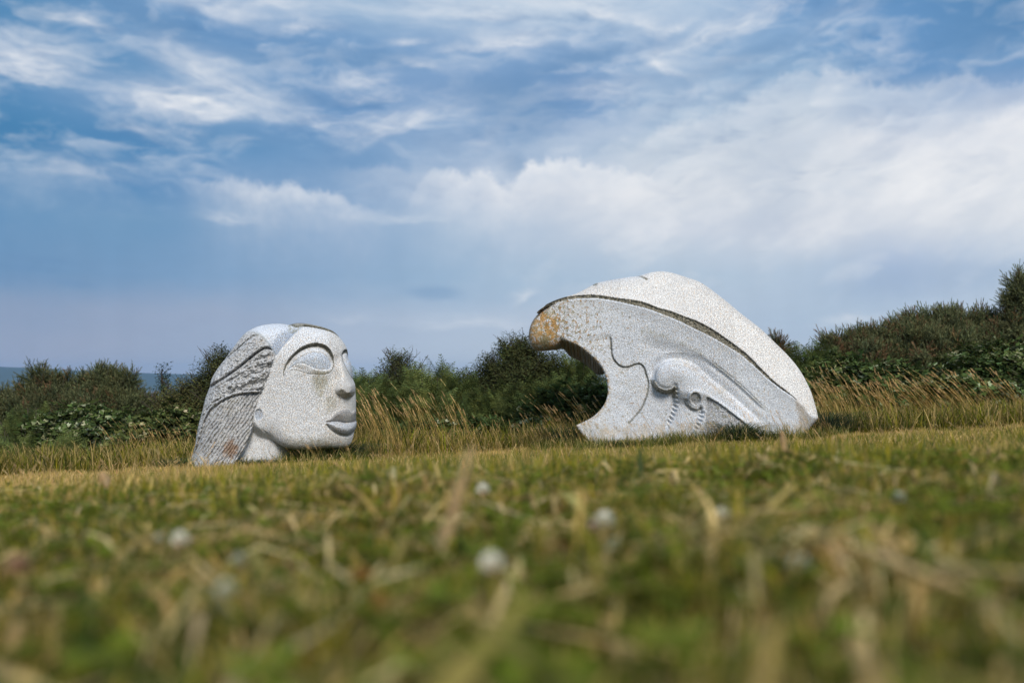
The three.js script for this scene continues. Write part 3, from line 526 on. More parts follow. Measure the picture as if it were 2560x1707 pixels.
  carve({
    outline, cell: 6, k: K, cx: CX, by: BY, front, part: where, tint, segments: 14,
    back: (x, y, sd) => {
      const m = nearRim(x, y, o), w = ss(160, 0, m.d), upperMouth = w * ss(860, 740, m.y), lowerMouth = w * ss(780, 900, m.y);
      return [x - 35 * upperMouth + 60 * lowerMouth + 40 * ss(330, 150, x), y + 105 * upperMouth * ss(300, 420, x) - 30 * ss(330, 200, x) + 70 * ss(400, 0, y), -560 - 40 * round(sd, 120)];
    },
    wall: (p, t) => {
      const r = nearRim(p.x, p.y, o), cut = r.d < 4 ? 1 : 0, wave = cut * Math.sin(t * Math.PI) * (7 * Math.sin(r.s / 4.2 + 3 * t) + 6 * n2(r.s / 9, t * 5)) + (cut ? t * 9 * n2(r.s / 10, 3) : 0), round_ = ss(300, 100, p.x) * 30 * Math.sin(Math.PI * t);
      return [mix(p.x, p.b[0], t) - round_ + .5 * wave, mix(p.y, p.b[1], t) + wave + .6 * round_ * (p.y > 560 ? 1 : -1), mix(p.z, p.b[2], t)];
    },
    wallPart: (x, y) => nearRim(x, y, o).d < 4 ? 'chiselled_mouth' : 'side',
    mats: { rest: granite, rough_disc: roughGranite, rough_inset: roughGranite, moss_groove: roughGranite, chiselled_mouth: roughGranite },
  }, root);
}

// ---------------------------------------------------------------- plants: shared shapes
const leafy = (rgb, t = .3, extra = {}) => new THREE.MeshPhysicalMaterial({ color: new THREE.Color().setRGB(...rgb), roughness: .95, transmission: t, thickness: 0, side: THREE.DoubleSide, vertexColors: true, specularIntensity: 0, ...extra });
const petalMat = new THREE.MeshStandardMaterial({ vertexColors: true, roughness: .9, side: THREE.DoubleSide }), bladeMat = leafy([1, 1, 1], .3), foliageMat = leafy([1, 1, 1], .25), woodMat = new THREE.MeshStandardMaterial({ color: new THREE.Color().setRGB(.07, .055, .04), roughness: .95, vertexColors: false });
class Shape { // collects strips and leaves into one geometry
  constructor() { this.p = []; this.c = []; this.i = []; }
  vert(x, y, z, c) { this.p.push(x, y, z); this.c.push(c[0], c[1], c[2]); return this.p.length / 3 - 1; }
  strip(pts, widths, side, c0, c1) { // a ribbon along pts
    let prev; pts.forEach((p, i) => {
      const t = i / (pts.length - 1), w = widths[i] / 2, c = [0, 1, 2].map((k) => mix(c0[k], c1[k], t));
      const a = this.vert(p[0] - side[0] * w, p[1] - side[1] * w, p[2] - side[2] * w, c), b = this.vert(p[0] + side[0] * w, p[1] + side[1] * w, p[2] + side[2] * w, c);
      if (prev) this.i.push(prev[0], prev[1], a, prev[1], b, a); prev = [a, b];
    });
  }
  leaf(o, d, s, len, wid, c, fold = .25) { // pointed leaf from o along d, width along s
    const n = [d[1] * s[2] - d[2] * s[1], d[2] * s[0] - d[0] * s[2], d[0] * s[1] - d[1] * s[0]], P = (a, b, h) => this.vert(o[0] + d[0] * a + s[0] * b + n[0] * h, o[1] + d[1] * a + s[1] * b + n[1] * h, o[2] + d[2] * a + s[2] * b + n[2] * h, c);
    const a = P(0, 0, 0), l = P(len * .42, -wid / 2, wid * fold), r = P(len * .42, wid / 2, wid * fold), m = P(len * .5, 0, 0), e = P(len, 0, -wid * fold * .6);
    this.i.push(a, m, l, a, r, m, l, m, e, m, r, e);
  }
  needle(o, d, s, len, wid, c) { const a = this.vert(o[0] - s[0] * wid, o[1] - s[1] * wid, o[2] - s[2] * wid, c), b = this.vert(o[0] + s[0] * wid, o[1] + s[1] * wid, o[2] + s[2] * wid, c), e = this.vert(o[0] + d[0] * len, o[1] + d[1] * len, o[2] + d[2] * len, c); this.i.push(a, b, e); }
  build() { const g = new THREE.BufferGeometry(); g.setAttribute('position', new THREE.Float32BufferAttribute(this.p, 3)); g.setAttribute('color', new THREE.Float32BufferAttribute(this.c, 3)); g.setIndex(this.i); g.computeVertexNormals(); return g; }
}
const norm = (v) => { const l = Math.hypot(...v) || 1; return v.map((x) => x / l); };
const vary = (r, c, a) => { const k = 1 + a * (r() - .5) * 2, h = 1 + a * .35 * (r() - .5); return [c[0] * k * h, c[1] * k, c[2] * k / h]; };
const pick = (r, list) => list[Math.floor(r() * list.length)];
const GREEN = [[.2, .21, .016], [.29, .265, .028], [.1, .13, .034], [.4, .34, .04], [.14, .165, .03], [.07, .095, .02]], STRAW = [[.62, .44, .18], [.7, .53, .24], [.52, .37, .14], [.46, .34, .12]];
function blade(S, r, x, z, h, w, lean, az, c0, c1, seg = 3) {
  const pts = [], ws = [], dx = Math.cos(az), dz = Math.sin(az), tw = az + Math.PI / 2 + (r() - .5) * 1.4;
  for (let i = 0; i <= seg; i++) { const t = i / seg; pts.push([x + dx * lean * t * t * h, h * (t - .35 * lean * t * t * .8), z + dz * lean * t * t * h]); ws.push(w * (i === seg ? .12 : 1 - .45 * t)); }
  S.strip(pts, ws, [Math.cos(tw), 0, Math.sin(tw)], c0, c1);
}
function tuft(seed, n, h, spread, straw, wid = .0042) {
  const r = rng(seed), S = new Shape();
  for (let i = 0; i < n; i++) {
    const a = r() * 6.283, d = Math.sqrt(r()) * spread, dry = r() < straw, c = vary(r, pick(r, dry ? STRAW : GREEN), .3), tip = dry ? c : r() < .22 ? c.map((v, k) => mix(v, STRAW[0][k], .5)) : vary(r, c, .2);
    blade(S, r, Math.cos(a) * d, Math.sin(a) * d, h * (.45 + .75 * r()), wid * (.7 + .6 * r()), 0.15 + .8 * r() * r(), r() * 6.283, c.map((v) => v * .85), tip);
  }
  return S.build();
}
function litter(seed, n, straw) { // blades lying nearly flat
  const r = rng(seed), S = new Shape();
  for (let i = 0; i < n; i++) {
    const x = (r() - .5) * .16, z = (r() - .5) * .16, a = r() * 6.283, l = .06 + .12 * r(), y = .015 + .05 * r(), c = vary(r, pick(r, r() < straw ? STRAW : GREEN), .3), pts = [];
    for (let q = 0; q <= 3; q++) { const t = q / 3; pts.push([x + Math.cos(a) * l * (t - .5), y + .025 * Math.sin(Math.PI * t) + .02 * (r() - .5), z + Math.sin(a) * l * (t - .5)]); }
    S.strip(pts, [.002, .0046, .0042, .0015], norm([-Math.sin(a), .6 * (r() - .5), Math.cos(a)]), c, c);
  }
  return S.build();
}
function cloverPatch(seed) {
  const r = rng(seed), S = new Shape();
  for (let i = 0; i < 9; i++) {
    const x = (r() - .5) * .12, z = (r() - .5) * .12, h = .035 + .04 * r(), c = vary(r, [.12, .15, .02], .35), a0 = r() * 6.283;
    S.strip([[x * .7, 0, z * .7], [x, h, z]], [.0018, .0012], [1, 0, 0], c, c);
    for (let q = 0; q < 3; q++) { const a = a0 + q * 2.094, d = norm([Math.cos(a), .25 * (r() - .3), Math.sin(a)]); S.leaf([x, h, z], d, [-Math.sin(a), 0, Math.cos(a)], .017, .015, c, .12); }
  }
  return S.build();
}
function stalk(seed, h, lean, head, green = 0, kind = 0) { // tall grass stem with a seed head
  const r = rng(seed), S = new Shape(), c = vary(r, green ? [.2, .2, .06] : pick(r, STRAW), .2), pts = [], az = r() * 1.2 - .6 + Math.PI, N = 6;
  for (let i = 0; i <= N; i++) { const t = i / N; pts.push([Math.cos(az) * lean * h * t ** 1.7, h * t * (1 - .16 * lean * t), Math.sin(az) * lean * h * t ** 1.7]); }
  for (const s of [[1, 0, 0], [0, 0, 1]]) S.strip(pts, pts.map((_, i) => .0055 * (1 - .5 * i / N)), s, c.map((v) => v * .8), c);
  const top = pts[N], before = pts[N - 1], d = norm([top[0] - before[0], top[1] - before[1], top[2] - before[2]]);
  const hc = vary(r, kind ? [.72, .5, .27] : [.8, .6, .3], .25), M = Math.round(head / .006);
  for (let i = 0; i < M; i++) {
    const t = i / M, a = r() * 6.283, out = norm([Math.cos(a) + d[0] * (kind ? 1.3 : 2.4), .4 * r() + d[1] * (kind ? 1.3 : 2.4), Math.sin(a) + d[2]]), o = [0, 1, 2].map((k) => top[k] - d[k] * head * (1 - t) * .9);
    S.leaf(o, out, norm([-Math.sin(a), 0, Math.cos(a)]), (kind ? .03 : .016) * (1.1 - .6 * t), .006, vary(r, hc, .3), .1);
  }
  for (let i = 0; i < 2; i++) blade(S, r, (r() - .5) * .03, (r() - .5) * .03, h * (.35 + .3 * r()), .006, .8 + r(), r() * 6.283, c.map((v) => v * .8), c, 4);
  return S.build();
}
function scatter(name, geo, mat, list, parent) { // list of [x, y, z, scale, turn, tintR, tintG, tintB, tiltX, tiltZ]
  const m = new THREE.InstancedMesh(geo, mat, list.length), M = new THREE.Matrix4(), q = new THREE.Quaternion(), e = new THREE.Euler(), c = new THREE.Color();
  list.forEach((a, i) => { e.set(a[8] ?? 0, a[4], a[9] ?? 0, 'XZY'); M.compose(new THREE.Vector3(a[0], a[1], a[2]), q.setFromEuler(e), new THREE.Vector3(a[3], a[3], a[3])); m.setMatrixAt(i, M); m.setColorAt(i, c.setRGB(a[5] ?? 1, a[6] ?? 1, a[7] ?? 1)); });
  m.name = name; m.userData.kind = 'stuff'; return add(m, parent);
}
// ---------------------------------------------------------------- the mown field
const dryness = (x, z) => { // share of straw: the far strip and the left are drier
  const f = -z; return clamp(.02 + .13 * ss(.6, 2.6, f) + .3 * ss(3.2, 7, f) + .3 * n2(x * .9 + 5, z * .45) + .5 * ss(-.12, -.42, x / Math.max(1, f)) * ss(1.7, 3.4, f + .6 * n2(x, z)) + .3 * ss(10.5, 12.5, f), .03, .82);
};
{
  const r = rng(11), lawn = new THREE.Group(); lawn.name = 'lawn_grass'; add(lawn);
  tag(lawn, 'short mown grass of green and straw blades covering the sloping field', 'grass', null, 'stuff');
  const sets = { g: [], m: [], d: [], l: [], k: [], c: [], f: [], fd: [] };
  const put = (f, wide) => { const x = (r() - .5) * 2 * (f * .56 + .35) * wide; return [x, -f]; };
  const tintOf = () => { const k = .7 + .6 * r(); return [k * (.92 + .2 * r()), k, k * (.85 + .3 * r())]; };
  const band = (n, f0, f1, pow, fn) => { for (let i = 0; i < n; i++) { const f = Math.sqrt(f0 * f0 + (f1 * f1 - f0 * f0) * r() ** pow); const [x, z] = put(f, 1.08); fn(x, z, f); } };
  band(15500, .26, 4.2, 1.5, (x, z, f) => { const k = dryness(x, z), e = [x, ground(x, z) - .005, z, (.7 + .5 * r()) * (1 + .35 * n2(x * 3, z * 3)), r() * 6.28, ...tintOf(), (r() - .5) * .5, (r() - .5) * .5]; const q = r(); (q < k ? sets.d : q < .55 + .3 * k ? sets.g : q < .84 ? sets.m : q < .92 ? sets.k : sets.l).push(e); });
  band(1500, .3, 3.6, 1.2, (x, z) => sets.c.push([x, ground(x, z), z, .8 + .5 * r(), r() * 6.28, ...tintOf()]));
  band(62000, 2.2, 15.5, 1.05, (x, z, f) => { const k = dryness(x, z); (r() < k ? sets.fd : sets.f).push([x, ground(x, z) - .01, z, (.7 + .55 * r()) * (1 + .3 * n2(x * 1.7, z * 1.7)), r() * 6.28, ...tintOf(), (r() - .5) * .4, (r() - .5) * .4]); });
  scatter('green_tuft', tuft(1, 26, .078, .04, .06, .0036), bladeMat, sets.g, lawn);
  scatter('mixed_tuft', tuft(2, 24, .08, .045, .26, .0034), bladeMat, sets.m, lawn);
  scatter('dry_tuft', tuft(3, 18, .08, .05, .8, .0032), bladeMat, sets.d, lawn);
  scatter('lying_blades', litter(4, 8, .4), bladeMat, sets.l, lawn);
  scatter('lying_straw', litter(5, 10, .95), bladeMat, sets.k, lawn);
  scatter('clover_leaves', cloverPatch(6), bladeMat, sets.c, lawn);
  scatter('far_green_tuft', tuft(7, 34, .1, .07, .12, .0046), bladeMat, sets.f, lawn);
  scatter('far_dry_tuft', tuft(8, 32, .1, .07, .75, .0044), bladeMat, sets.fd, lawn);
  // thin standing stems in the mown grass
  const stems = new THREE.Group(); stems.name = 'standing_stems'; add(stems); tag(stems, 'thin straw stems with seed heads standing above the mown grass', 'grass stems', null, 'stuff');
  const st = [[], [], []];
  band(2600, 3.2, 13.5, 1.0, (x, z, f) => { if (r() > .25 + dryness(x, z)) return; st[Math.floor(r() * 3)].push([x, ground(x, z), z, .42 + .45 * r(), r() * 6.28, ...tintOf(), (r() - .5) * .5, (r() - .5) * .5]); });
  st.forEach((l, i) => scatter('stem', stalk(20 + i, .2 + .05 * i, .25 + .2 * i, .05), bladeMat, l, stems));
}
// ---------------------------------------------------------------- long dry grass before the hedge
{
  const r = rng(31), tall = new THREE.Group(); tall.name = 'tall_grass'; add(tall); tag(tall, 'tall golden seeding grass along the foot of the hedge', 'tall grass', null, 'stuff');
  const L = [[], [], [], [], []], U = [[], []];
  const stand = (px0, px1, d0, d1, n, s, tilt = 0) => { for (let i = 0; i < n; i++) { const d = d0 + (d1 - d0) * r(), px = px0 + (px1 - px0) * r(); if (n2(px / 45 + 9, d * 1.3) < -.25 + .5 * r()) continue; const p = field(px, d), k = .95 + .55 * r(); L[Math.floor(r() * 5)].push([p.x, p.y - .02, p.z, s * (.6 + .6 * r()), (r() - .5) * 1.2, k * 1.02, k, k * .95, (r() - .5) * .16, tilt + (r() - .5) * .2]); } };
  stand(-60, 300, 13.0, 14.6, 300, .42); stand(300, 560, 12.6, 14.4, 420, .62); stand(860, 1190, 12.8, 14.4, 480, .86); stand(860, 1010, 12.6, 13.6, 160, .95); stand(1150, 1420, 12.6, 13.6, 160, .55); stand(1400, 1560, 12.9, 13.4, 120, .8, .2); stand(2020, 2600, 13.0, 14.8, 560, .85, .26); stand(2020, 2250, 12.9, 14.4, 330, .9, .02); stand(2250, 2600, 13.2, 14.4, 260, 1.05, .4);
  stand(-60, 2620, 12.3, 13.4, 520, .38); stand(440, 900, 11.1, 11.9, 330, .36); stand(1420, 2120, 11.0, 11.6, 300, .36); stand(900, 1420, 11.3, 12.6, 260, .4); stand(1480, 2080, 11.2, 11.9, 380, .42); stand(1340, 1500, 11.4, 12.2, 160, .5);
  for (let i = 0; i < 2300; i++) { const p = field(-80 + 2720 * r(), 12.6 + 2.4 * r()), k = .6 + .6 * r(); U[Math.floor(r() * 2)].push([p.x, p.y - .02, p.z, 1.1 + 1.1 * r(), r() * 6.28, k, k, k, (r() - .5) * .3, (r() - .5) * .3]); }
  for (const [a, b, d0, d1, n, sc] of [[440, 720, 11.2, 11.6, 160, .85], [640, 930, 11.3, 12.1, 220, .95], [1440, 1700, 11.2, 11.7, 210, .85], [1650, 1960, 11.15, 11.6, 210, .95], [1960, 2110, 11.5, 12.2, 110, .9], [1330, 1480, 11.7, 12.5, 120, .9], [400, 520, 11.5, 12.2, 70, .8]])
    for (let i = 0; i < n; i++) { const p = field(a + (b - a) * r(), d0 + (d1 - d0) * r()), k = .5 + .6 * r(); U[0].push([p.x, p.y - .02, p.z, sc * (.7 + .6 * r()), r() * 6.28, k * .85, k, k, (r() - .5) * .3, (r() - .5) * .3]); }
  L.forEach((l, i) => scatter('seeding_stem', stalk(40 + i, .78 + .07 * i, .22 + .07 * i, .13, i === 4, i % 2), bladeMat, l, tall));
  U.forEach((l, i) => scatter('undergrowth', tuft(50 + i, 26, .22, .09, i ? .3 : .05, .007), bladeMat, l, tall));
}
// ---------------------------------------------------------------- sedge tussocks
function tussock(px, depth, size, label, seed, lift = 0) {
  const p = field(px, depth), r = rng(seed), S = new Shape(), D = new Shape();
  for (let i = 0; i < 620; i++) {
    const a = r() * 6.283, h = size * (.55 + .6 * r()), reach = size * (.5 + .9 * r()), d = Math.sqrt(r()) * size * .35, c = vary(r, pick(r, [[.045, .07, .042], [.065, .095, .055], [.035, .06, .04], [.09, .11, .045]]), .35), pts = [], N = 7;
    for (let q = 0; q <= N; q++) { const t = q / N; pts.push([Math.cos(a) * (d + reach * t * t), h * (1.5 * t - .95 * t * t) , Math.sin(a) * (d + reach * t * t)]); }
    (i % 14 ? S : D).strip(pts, pts.map((_, q) => .009 * (1 - .8 * q / N)), norm([-Math.sin(a), .3 * (r() - .5), Math.cos(a)]), i % 14 ? c.map((v) => v * .8) : [.25, .18, .08], i % 14 ? c : [.45, .33, .15]);
  }
  const g = group('sedge_tussock', p); g.position.y -= .02; mesh('leaves', S.build(), foliageMat, g).userData.kind = 'stuff'; mesh('dead_leaves', D.build(), foliageMat, g).userData.kind = 'stuff';
  tag(g, label, 'tussock');
}
tussock(2068, 12.5, .6, 'dark green sedge tussock against the right end of the wave sculpture', 61);
tussock(1402, 12.6, .56, 'dark drooping sedge tussock left of the foot of the wave, below its open mouth', 62);
tussock(1845, 11.4, .46, 'dark sedge tussock growing in front of the two scrolls of the wave', 63);
tussock(1560, 11.5, .26, 'small sedge tuft at the left front foot of the wave', 64);
tussock(862, 12.0, .5, 'dark sedge tussock under the chin of the carved head', 65);
tussock(452, 11.6, .32, 'low sedge tussock at the end of the carved hair', 66);
tussock(640, 11.1, .24, 'small dark tuft in front of the neck of the carved head', 67);

// ---------------------------------------------------------------- bushes of the hedge
function gorseSprig(seed, brown) {
  const r = rng(seed), S = new Shape(), shoots = 8;
  for (let k = 0; k < shoots; k++) {
    const t = k / shoots, a = k * 2.4 + r(), len = (.11 + .07 * r()) * (1.15 - .45 * t), o = [0, .02 + .2 * t, 0], d = k ? norm([Math.cos(a) * .75, .75 + .4 * r(), Math.sin(a) * .75]) : [0, 1, 0], L = k ? len : .34, dead = brown && r() < .75;
    S.strip([o.map((v, i) => k ? v : 0), o.map((v, i) => (k ? v : 0) + d[i] * L)], [.005, .002], norm([d[2] + .1, 0, -d[0]]), [.06, .05, .03], [.05, .06, .03]);
    const N = Math.round(L * 260);
    for (let i = 0; i < N; i++) {
      const u = .12 + .88 * (i + r()) / N, b = r() * 6.283, out = norm([Math.cos(b), .2 + .9 * r(), Math.sin(b)]), dir = norm([out[0] + d[0] * .7, out[1] + d[1] * .7, out[2] + d[2] * .7]);
      S.needle([0, 1, 2].map((q) => (k ? o[q] : 0) + d[q] * L * u), dir, norm([-dir[2], .2, dir[0]]), .026 + .014 * r(), .0022, vary(r, dead && u > .3 ? [.2, .125, .065] : u > .75 ? [.165, .18, .085] : [.1, .118, .055], .35));
    }
  }
  return S.build();
}
function fernFrond(seed) {
  const r = rng(seed), S = new Shape(), L = .62, N = 11, bend = .3 + .3 * r();
  const P = (t) => [bend * L * t * t * .9, L * t * (1 - .35 * bend * t), 0];
  S.strip([0, .25, .5, .75, 1].map(P), [.006, .005, .004, .003, .001], [0, 0, 1], [.13, .11, .04], [.08, .1, .03]);
  for (let i = 1; i <= N; i++) {
    const t = .16 + .84 * i / (N + 1), o = P(t), w = L * .46 * (1.05 - t) ** .85 * (t < .25 ? .75 : 1), c = vary(r, [.13, .17, .055], .45);
    for (const s of [-1, 1]) {
      const d = norm([.35 + .2 * r(), .25, s]), side = norm([.7, .6, 0]), M = Math.max(3, Math.round(w / .028));
      for (let q = 0; q < M; q++) { const u = q / M, lw = .034 * (1 - u) * (w / .25) + .012; for (const e of [-1, 1]) S.needle([o[0] + d[0] * w * u, o[1] + d[1] * w * u, o[2] + d[2] * w * u], norm([side[0] * e + d[0] * .5, side[1] * e + d[1] * .5 - .12, side[2] * e + d[2] * .5]), d, lw, .008, vary(r, c, .3)); }
    }
  }
  return S.build();
}
function brambleSpray(seed, pale) {
  const r = rng(seed), S = new Shape(), N = 9, P = (t) => [.42 * t, .3 * t - .22 * t * t, .05 * Math.sin(3 * t)];
  S.strip([0, .33, .66, 1].map(P), [.006, .005, .004, .002], [0, 0, 1], [.11, .06, .04], [.1, .1, .04]);
  for (let i = 0; i < N; i++) {
    const o = P(.1 + .9 * i / (N - 1)), a = i * 2.2 + r(), c = r() < pale ? [.34, .38, .22] : vary(r, [.085, .125, .04], .45);
    const st = norm([Math.cos(a), .5, Math.sin(a)]), e = o.map((v, k) => v + st[k] * .035);
    for (let q = -1; q <= 1; q++) { const b = a + q * 1.0, d = norm([Math.cos(b), -.1 + .5 * (r() - .4), Math.sin(b)]); S.leaf(e, d, norm([-Math.sin(b), .5 * (r() - .5), Math.cos(b)]), .06 + .02 * r(), .046, vary(r, c, .15), .15); }
  }
  return S.build();
}
function twigSpray(seed, leafC, n = 16, leaf = .034) {
  const r = rng(seed), S = new Shape(), P = (t) => [.07 * Math.sin(2.2 * t), .42 * t, .05 * t];
  S.strip([0, .33, .66, 1].map(P), [.006, .005, .003, .0015], [1, 0, 0], [.05, .04, .03], [.06, .05, .035]); S.strip([0, .33, .66, 1].map(P), [.006, .005, .003, .0015], [0, 0, 1], [.05, .04, .03], [.06, .05, .035]);
  for (let i = 0; i < n; i++) {
    const t = .2 + .8 * i / n, o = P(t), a = i * 2.4 + .6 * r(), d = norm([Math.cos(a), .45 + .4 * r(), Math.sin(a)]), k = .06 + .05 * r(), e = o.map((v, q) => v + d[q] * k);
    S.strip([o, e], [.002, .0015], [0, 0, 1], [.05, .04, .03], [.05, .04, .03]);
    for (let q = 0; q < 3; q++) { const b = a + (r() - .5) * 2.4, dd = norm([Math.cos(b), .5 * (r() - .2), Math.sin(b)]); S.leaf(o.map((v, w) => v + d[w] * k * (.4 + .3 * q)), dd, norm([-Math.sin(b), .3, Math.cos(b)]), leaf * (.7 + .6 * r()), leaf * .5, vary(r, leafC, .4), .2); }
  }
  return S.build();
}
const SPRAYS = {
  gorse: [gorseSprig(70, false), gorseSprig(71, false), gorseSprig(72, true)], fern: [fernFrond(73), fernFrond(74)], bramble: [brambleSpray(75, .22), brambleSpray(76, .05)],
  twig: [twigSpray(77, [.105, .12, .045]), twigSpray(78, [.08, .1, .04])], sapling: [twigSpray(79, [.06, .09, .05], 12, .05)],
};
function tube(S, a, b, ra, rb, c) { // a tapered six-sided branch, slightly bowed
  const ax = norm([b[0] - a[0], b[1] - a[1], b[2] - a[2]]), u = norm(Math.abs(ax[1]) < .9 ? [ax[2], 0, -ax[0]] : [1, 0, 0]), v = [ax[1] * u[2] - ax[2] * u[1], ax[2] * u[0] - ax[0] * u[2], ax[0] * u[1] - ax[1] * u[0]]; let prev;
  for (let q = 0; q <= 3; q++) { const t = q / 3, rr = mix(ra, rb, t), ring = []; for (let k = 0; k < 6; k++) { const w = k / 6 * 6.283; ring.push(S.vert(...[0, 1, 2].map((e) => mix(a[e], b[e], t) + (u[e] * Math.cos(w) + v[e] * Math.sin(w)) * rr + .04 * Math.sin(Math.PI * t) * u[e]), c)); } if (prev) for (let k = 0; k < 6; k++) { const n = (k + 1) % 6; S.i.push(prev[k], prev[n], ring[k], prev[n], ring[n], ring[k]); } prev = ring; }
}
// lobes: [px, py, radius, depth, flatten]; sprays stand out of the lobes' shells and fill them
function bush(name, label, category, kind, lobes, count, opt = {}) {
  const r = rng(opt.seed ?? lobes.length * 131 + Math.round(Math.abs(lobes[0][0]) * 7)), geos = SPRAYS[kind], share = opt.share ?? geos.map(() => 1 / geos.length), scale = opt.scale ?? 1, up = opt.up ?? .55;
  const cs = lobes.map(([px, py, rad, d, fl]) => ({ c: at(px, py + (py < 1045 ? opt.dy ?? 0 : 0), d), r: rad, f: fl ?? 1 }));
  const mid = cs.reduce((s, l) => s.add(l.c), new THREE.Vector3()).divideScalar(cs.length), base = new THREE.Vector3(mid.x, ground(mid.x, mid.z) - .03, mid.z), root = group(name, base);
  const lists = geos.map(() => []), vol = cs.reduce((s, l) => s + l.r * l.r, 0), q = new THREE.Quaternion(), Y = new THREE.Vector3(0, 1, 0), M = new THREE.Matrix4();
  for (const l of cs) {
    const n = Math.round(count * l.r * l.r / vol);
    for (let i = 0; i < n; i++) {
      const dir = new THREE.Vector3(r() * 2 - 1, r() * 2 - 1, r() * 2 - 1); if (dir.lengthSq() > 1 || dir.lengthSq() < .01) { i--; continue; } dir.normalize();
      if (dir.y < -.55 && r() < .6) dir.y *= -1;
      const k = l.r * (r() < .6 ? .7 + .3 * r() : Math.cbrt(r()) * .8) * (1 + .3 * n2(dir.x * 2.3 + l.c.x * 3, dir.y * 2.3 + dir.z * 2));
      const p = dir.clone().multiply(new THREE.Vector3(1, l.f, 1)).multiplyScalar(k).add(l.c); if (p.y < base.y + .02) p.y = base.y + .02 + .2 * r();
      const aim = dir.clone().add(new THREE.Vector3((r() - .5) * .8, up + (r() - .3) * .6, (r() - .5) * .8)).normalize();
      q.setFromUnitVectors(Y, aim).multiply(new THREE.Quaternion().setFromAxisAngle(Y, r() * 6.28));
      let g = 0, w = r(); while (g < share.length - 1 && w > share[g]) w -= share[g++];
      const sc = scale * (.7 + .6 * r()); p.addScaledVector(aim, -(kind === 'gorse' ? .5 : .75) * sc * { gorse: .3, fern: .5, bramble: .2, twig: .4, sapling: .4 }[kind]); if (p.y < base.y) p.y = base.y + .1 * r(); M.compose(p.sub(base), q, new THREE.Vector3(sc, sc, sc));
      const t = (opt.tone ?? 1) * (.7 + .6 * r()); lists[g].push([M.clone(), t * (opt.warm ?? 1.03) * (.9 + .2 * r()), t, t * (.9 + .2 * r())]);
    }
  }
  const color = new THREE.Color();
  lists.forEach((list, i) => {
    if (!list.length) return; const m = new THREE.InstancedMesh(geos[i], foliageMat, list.length); list.forEach(([mm, a, b, c], k) => { m.setMatrixAt(k, mm); m.setColorAt(k, color.setRGB(a, b, c)); });
    m.name = kind === 'fern' ? 'fronds' : i === 2 ? 'dead_shoots' : 'foliage'; m.userData.kind = 'stuff'; add(m, root);
  });
  const S = new Shape(); for (const l of cs) for (let i = 0; i < (opt.stems ?? 4); i++) { const e = new THREE.Vector3((r() - .5) * 1.3, (r() - .1) * .9, (r() - .5) * 1.3).multiplyScalar(l.r).add(l.c).sub(base), b = [(r() - .5) * .3 + (l.c.x - base.x) * .6, -.05, (r() - .5) * .3]; tube(S, b, [e.x, e.y, e.z], .018, .005, [1, 1, 1]); }
  if (opt.twigs) { const T = new Shape(); for (let i = 0; i < opt.twigs; i++) { const l = pick(r, cs), o = l.c.clone().sub(base), a = r() * 6.283, d = new THREE.Vector3(Math.cos(a) * .8, .5 + .7 * r(), Math.sin(a) * .5).normalize(), n = l.r * (1.15 + .35 * r()) + .08, e = o.clone().addScaledVector(d, n), m = o.clone().lerp(e, .6), f = e.clone().add(new THREE.Vector3((r() - .5) * .25, .08 * (r() - .3), 0)); tube(T, o.toArray(), e.toArray(), .006, .0025, [1, 1, 1]); tube(T, m.toArray(), f.toArray(), .004, .002, [1, 1, 1]); } mesh('bare_twigs', T.build(), woodMat, root).userData.kind = 'stuff'; }
  mesh('stems', S.build(), woodMat, root).userData.kind = 'stuff';
  return tag(root, label, category, opt.group);
}
const GO = { share: [.45, .45, .1], dy: 26, tone: 1.1 };
// left of the head
bush('gorse_bush', 'dark gorse bush with a blunt twin top at the left edge of the hedge', 'gorse bush', 'gorse', [[-60, 1040, .5, 16], [30, 1035, .45, 15.8], [100, 985, .34, 15.9], [120, 1030, .5, 15.6], [70, 1090, .5, 15.6], [98, 928, .22, 15.9], [165, 948, .2, 15.9], [48, 960, .16, 15.9], [190, 990, .26, 15.9], [0, 1000, .3, 15.8], [-20, 1090, .5, 15.5], [130, 950, .2, 15.9]], 1700, GO);
bush('gorse_bush', 'dark gorse bush with a rounded top and one star-shaped shoot, left of the sapling', 'gorse bush', 'gorse', [[240, 985, .36, 16], [300, 1010, .4, 15.9], [255, 930, .22, 16], [222, 945, .18, 16], [210, 1040, .5, 15.6], [330, 1055, .45, 15.6], [320, 925, .13, 15.8], [300, 955, .22, 15.9], [370, 1035, .34, 15.8], [275, 935, .18, 16]], 1800, GO);
bush('sapling', 'thin leafy sapling standing against the blue ridge', 'sapling', 'sapling', [[408, 1000, .2, 16.2], [412, 960, .12, 16.2], [406, 930, .08, 16.2]], 60, { up: 1.3, scale: .7, stems: 3 });
bush('leafy_shrub', 'low mixed shrub between the sapling and the carved hair', 'shrub', 'twig', [[470, 1030, .45, 15.4], [430, 1060, .4, 15.2], [500, 1000, .3, 15.6]], 520, { tone: 1.1, warm: 1.15, twigs: 22 });
bush('leafy_shrub', 'dark twiggy shrub rising behind the carved hair', 'shrub', 'twig', [[545, 940, .3, 15.4], [520, 990, .34, 15.4], [560, 900, .16, 15.4], [550, 1050, .4, 15.2], [610, 960, .3, 15.5]], 620, { tone: .75, scale: .85, twigs: 26 });
bush('bramble', 'bramble with pale upturned leaves below the left gorse bushes', 'bramble', 'bramble', [[205, 1075, .4, 14.8], [275, 1085, .35, 14.7], [130, 1090, .35, 14.8], [330, 1100, .35, 14.6]], 560, { share: [.7, .3], scale: .9 });
bush('bramble', 'green bramble beside the end of the carved hair', 'bramble', 'bramble', [[400, 1090, .36, 14.4], [460, 1085, .36, 14.3], [350, 1125, .3, 14.2], [505, 1110, .3, 14.2]], 520, { share: [.3, .7], scale: .85, warm: 1.2 });
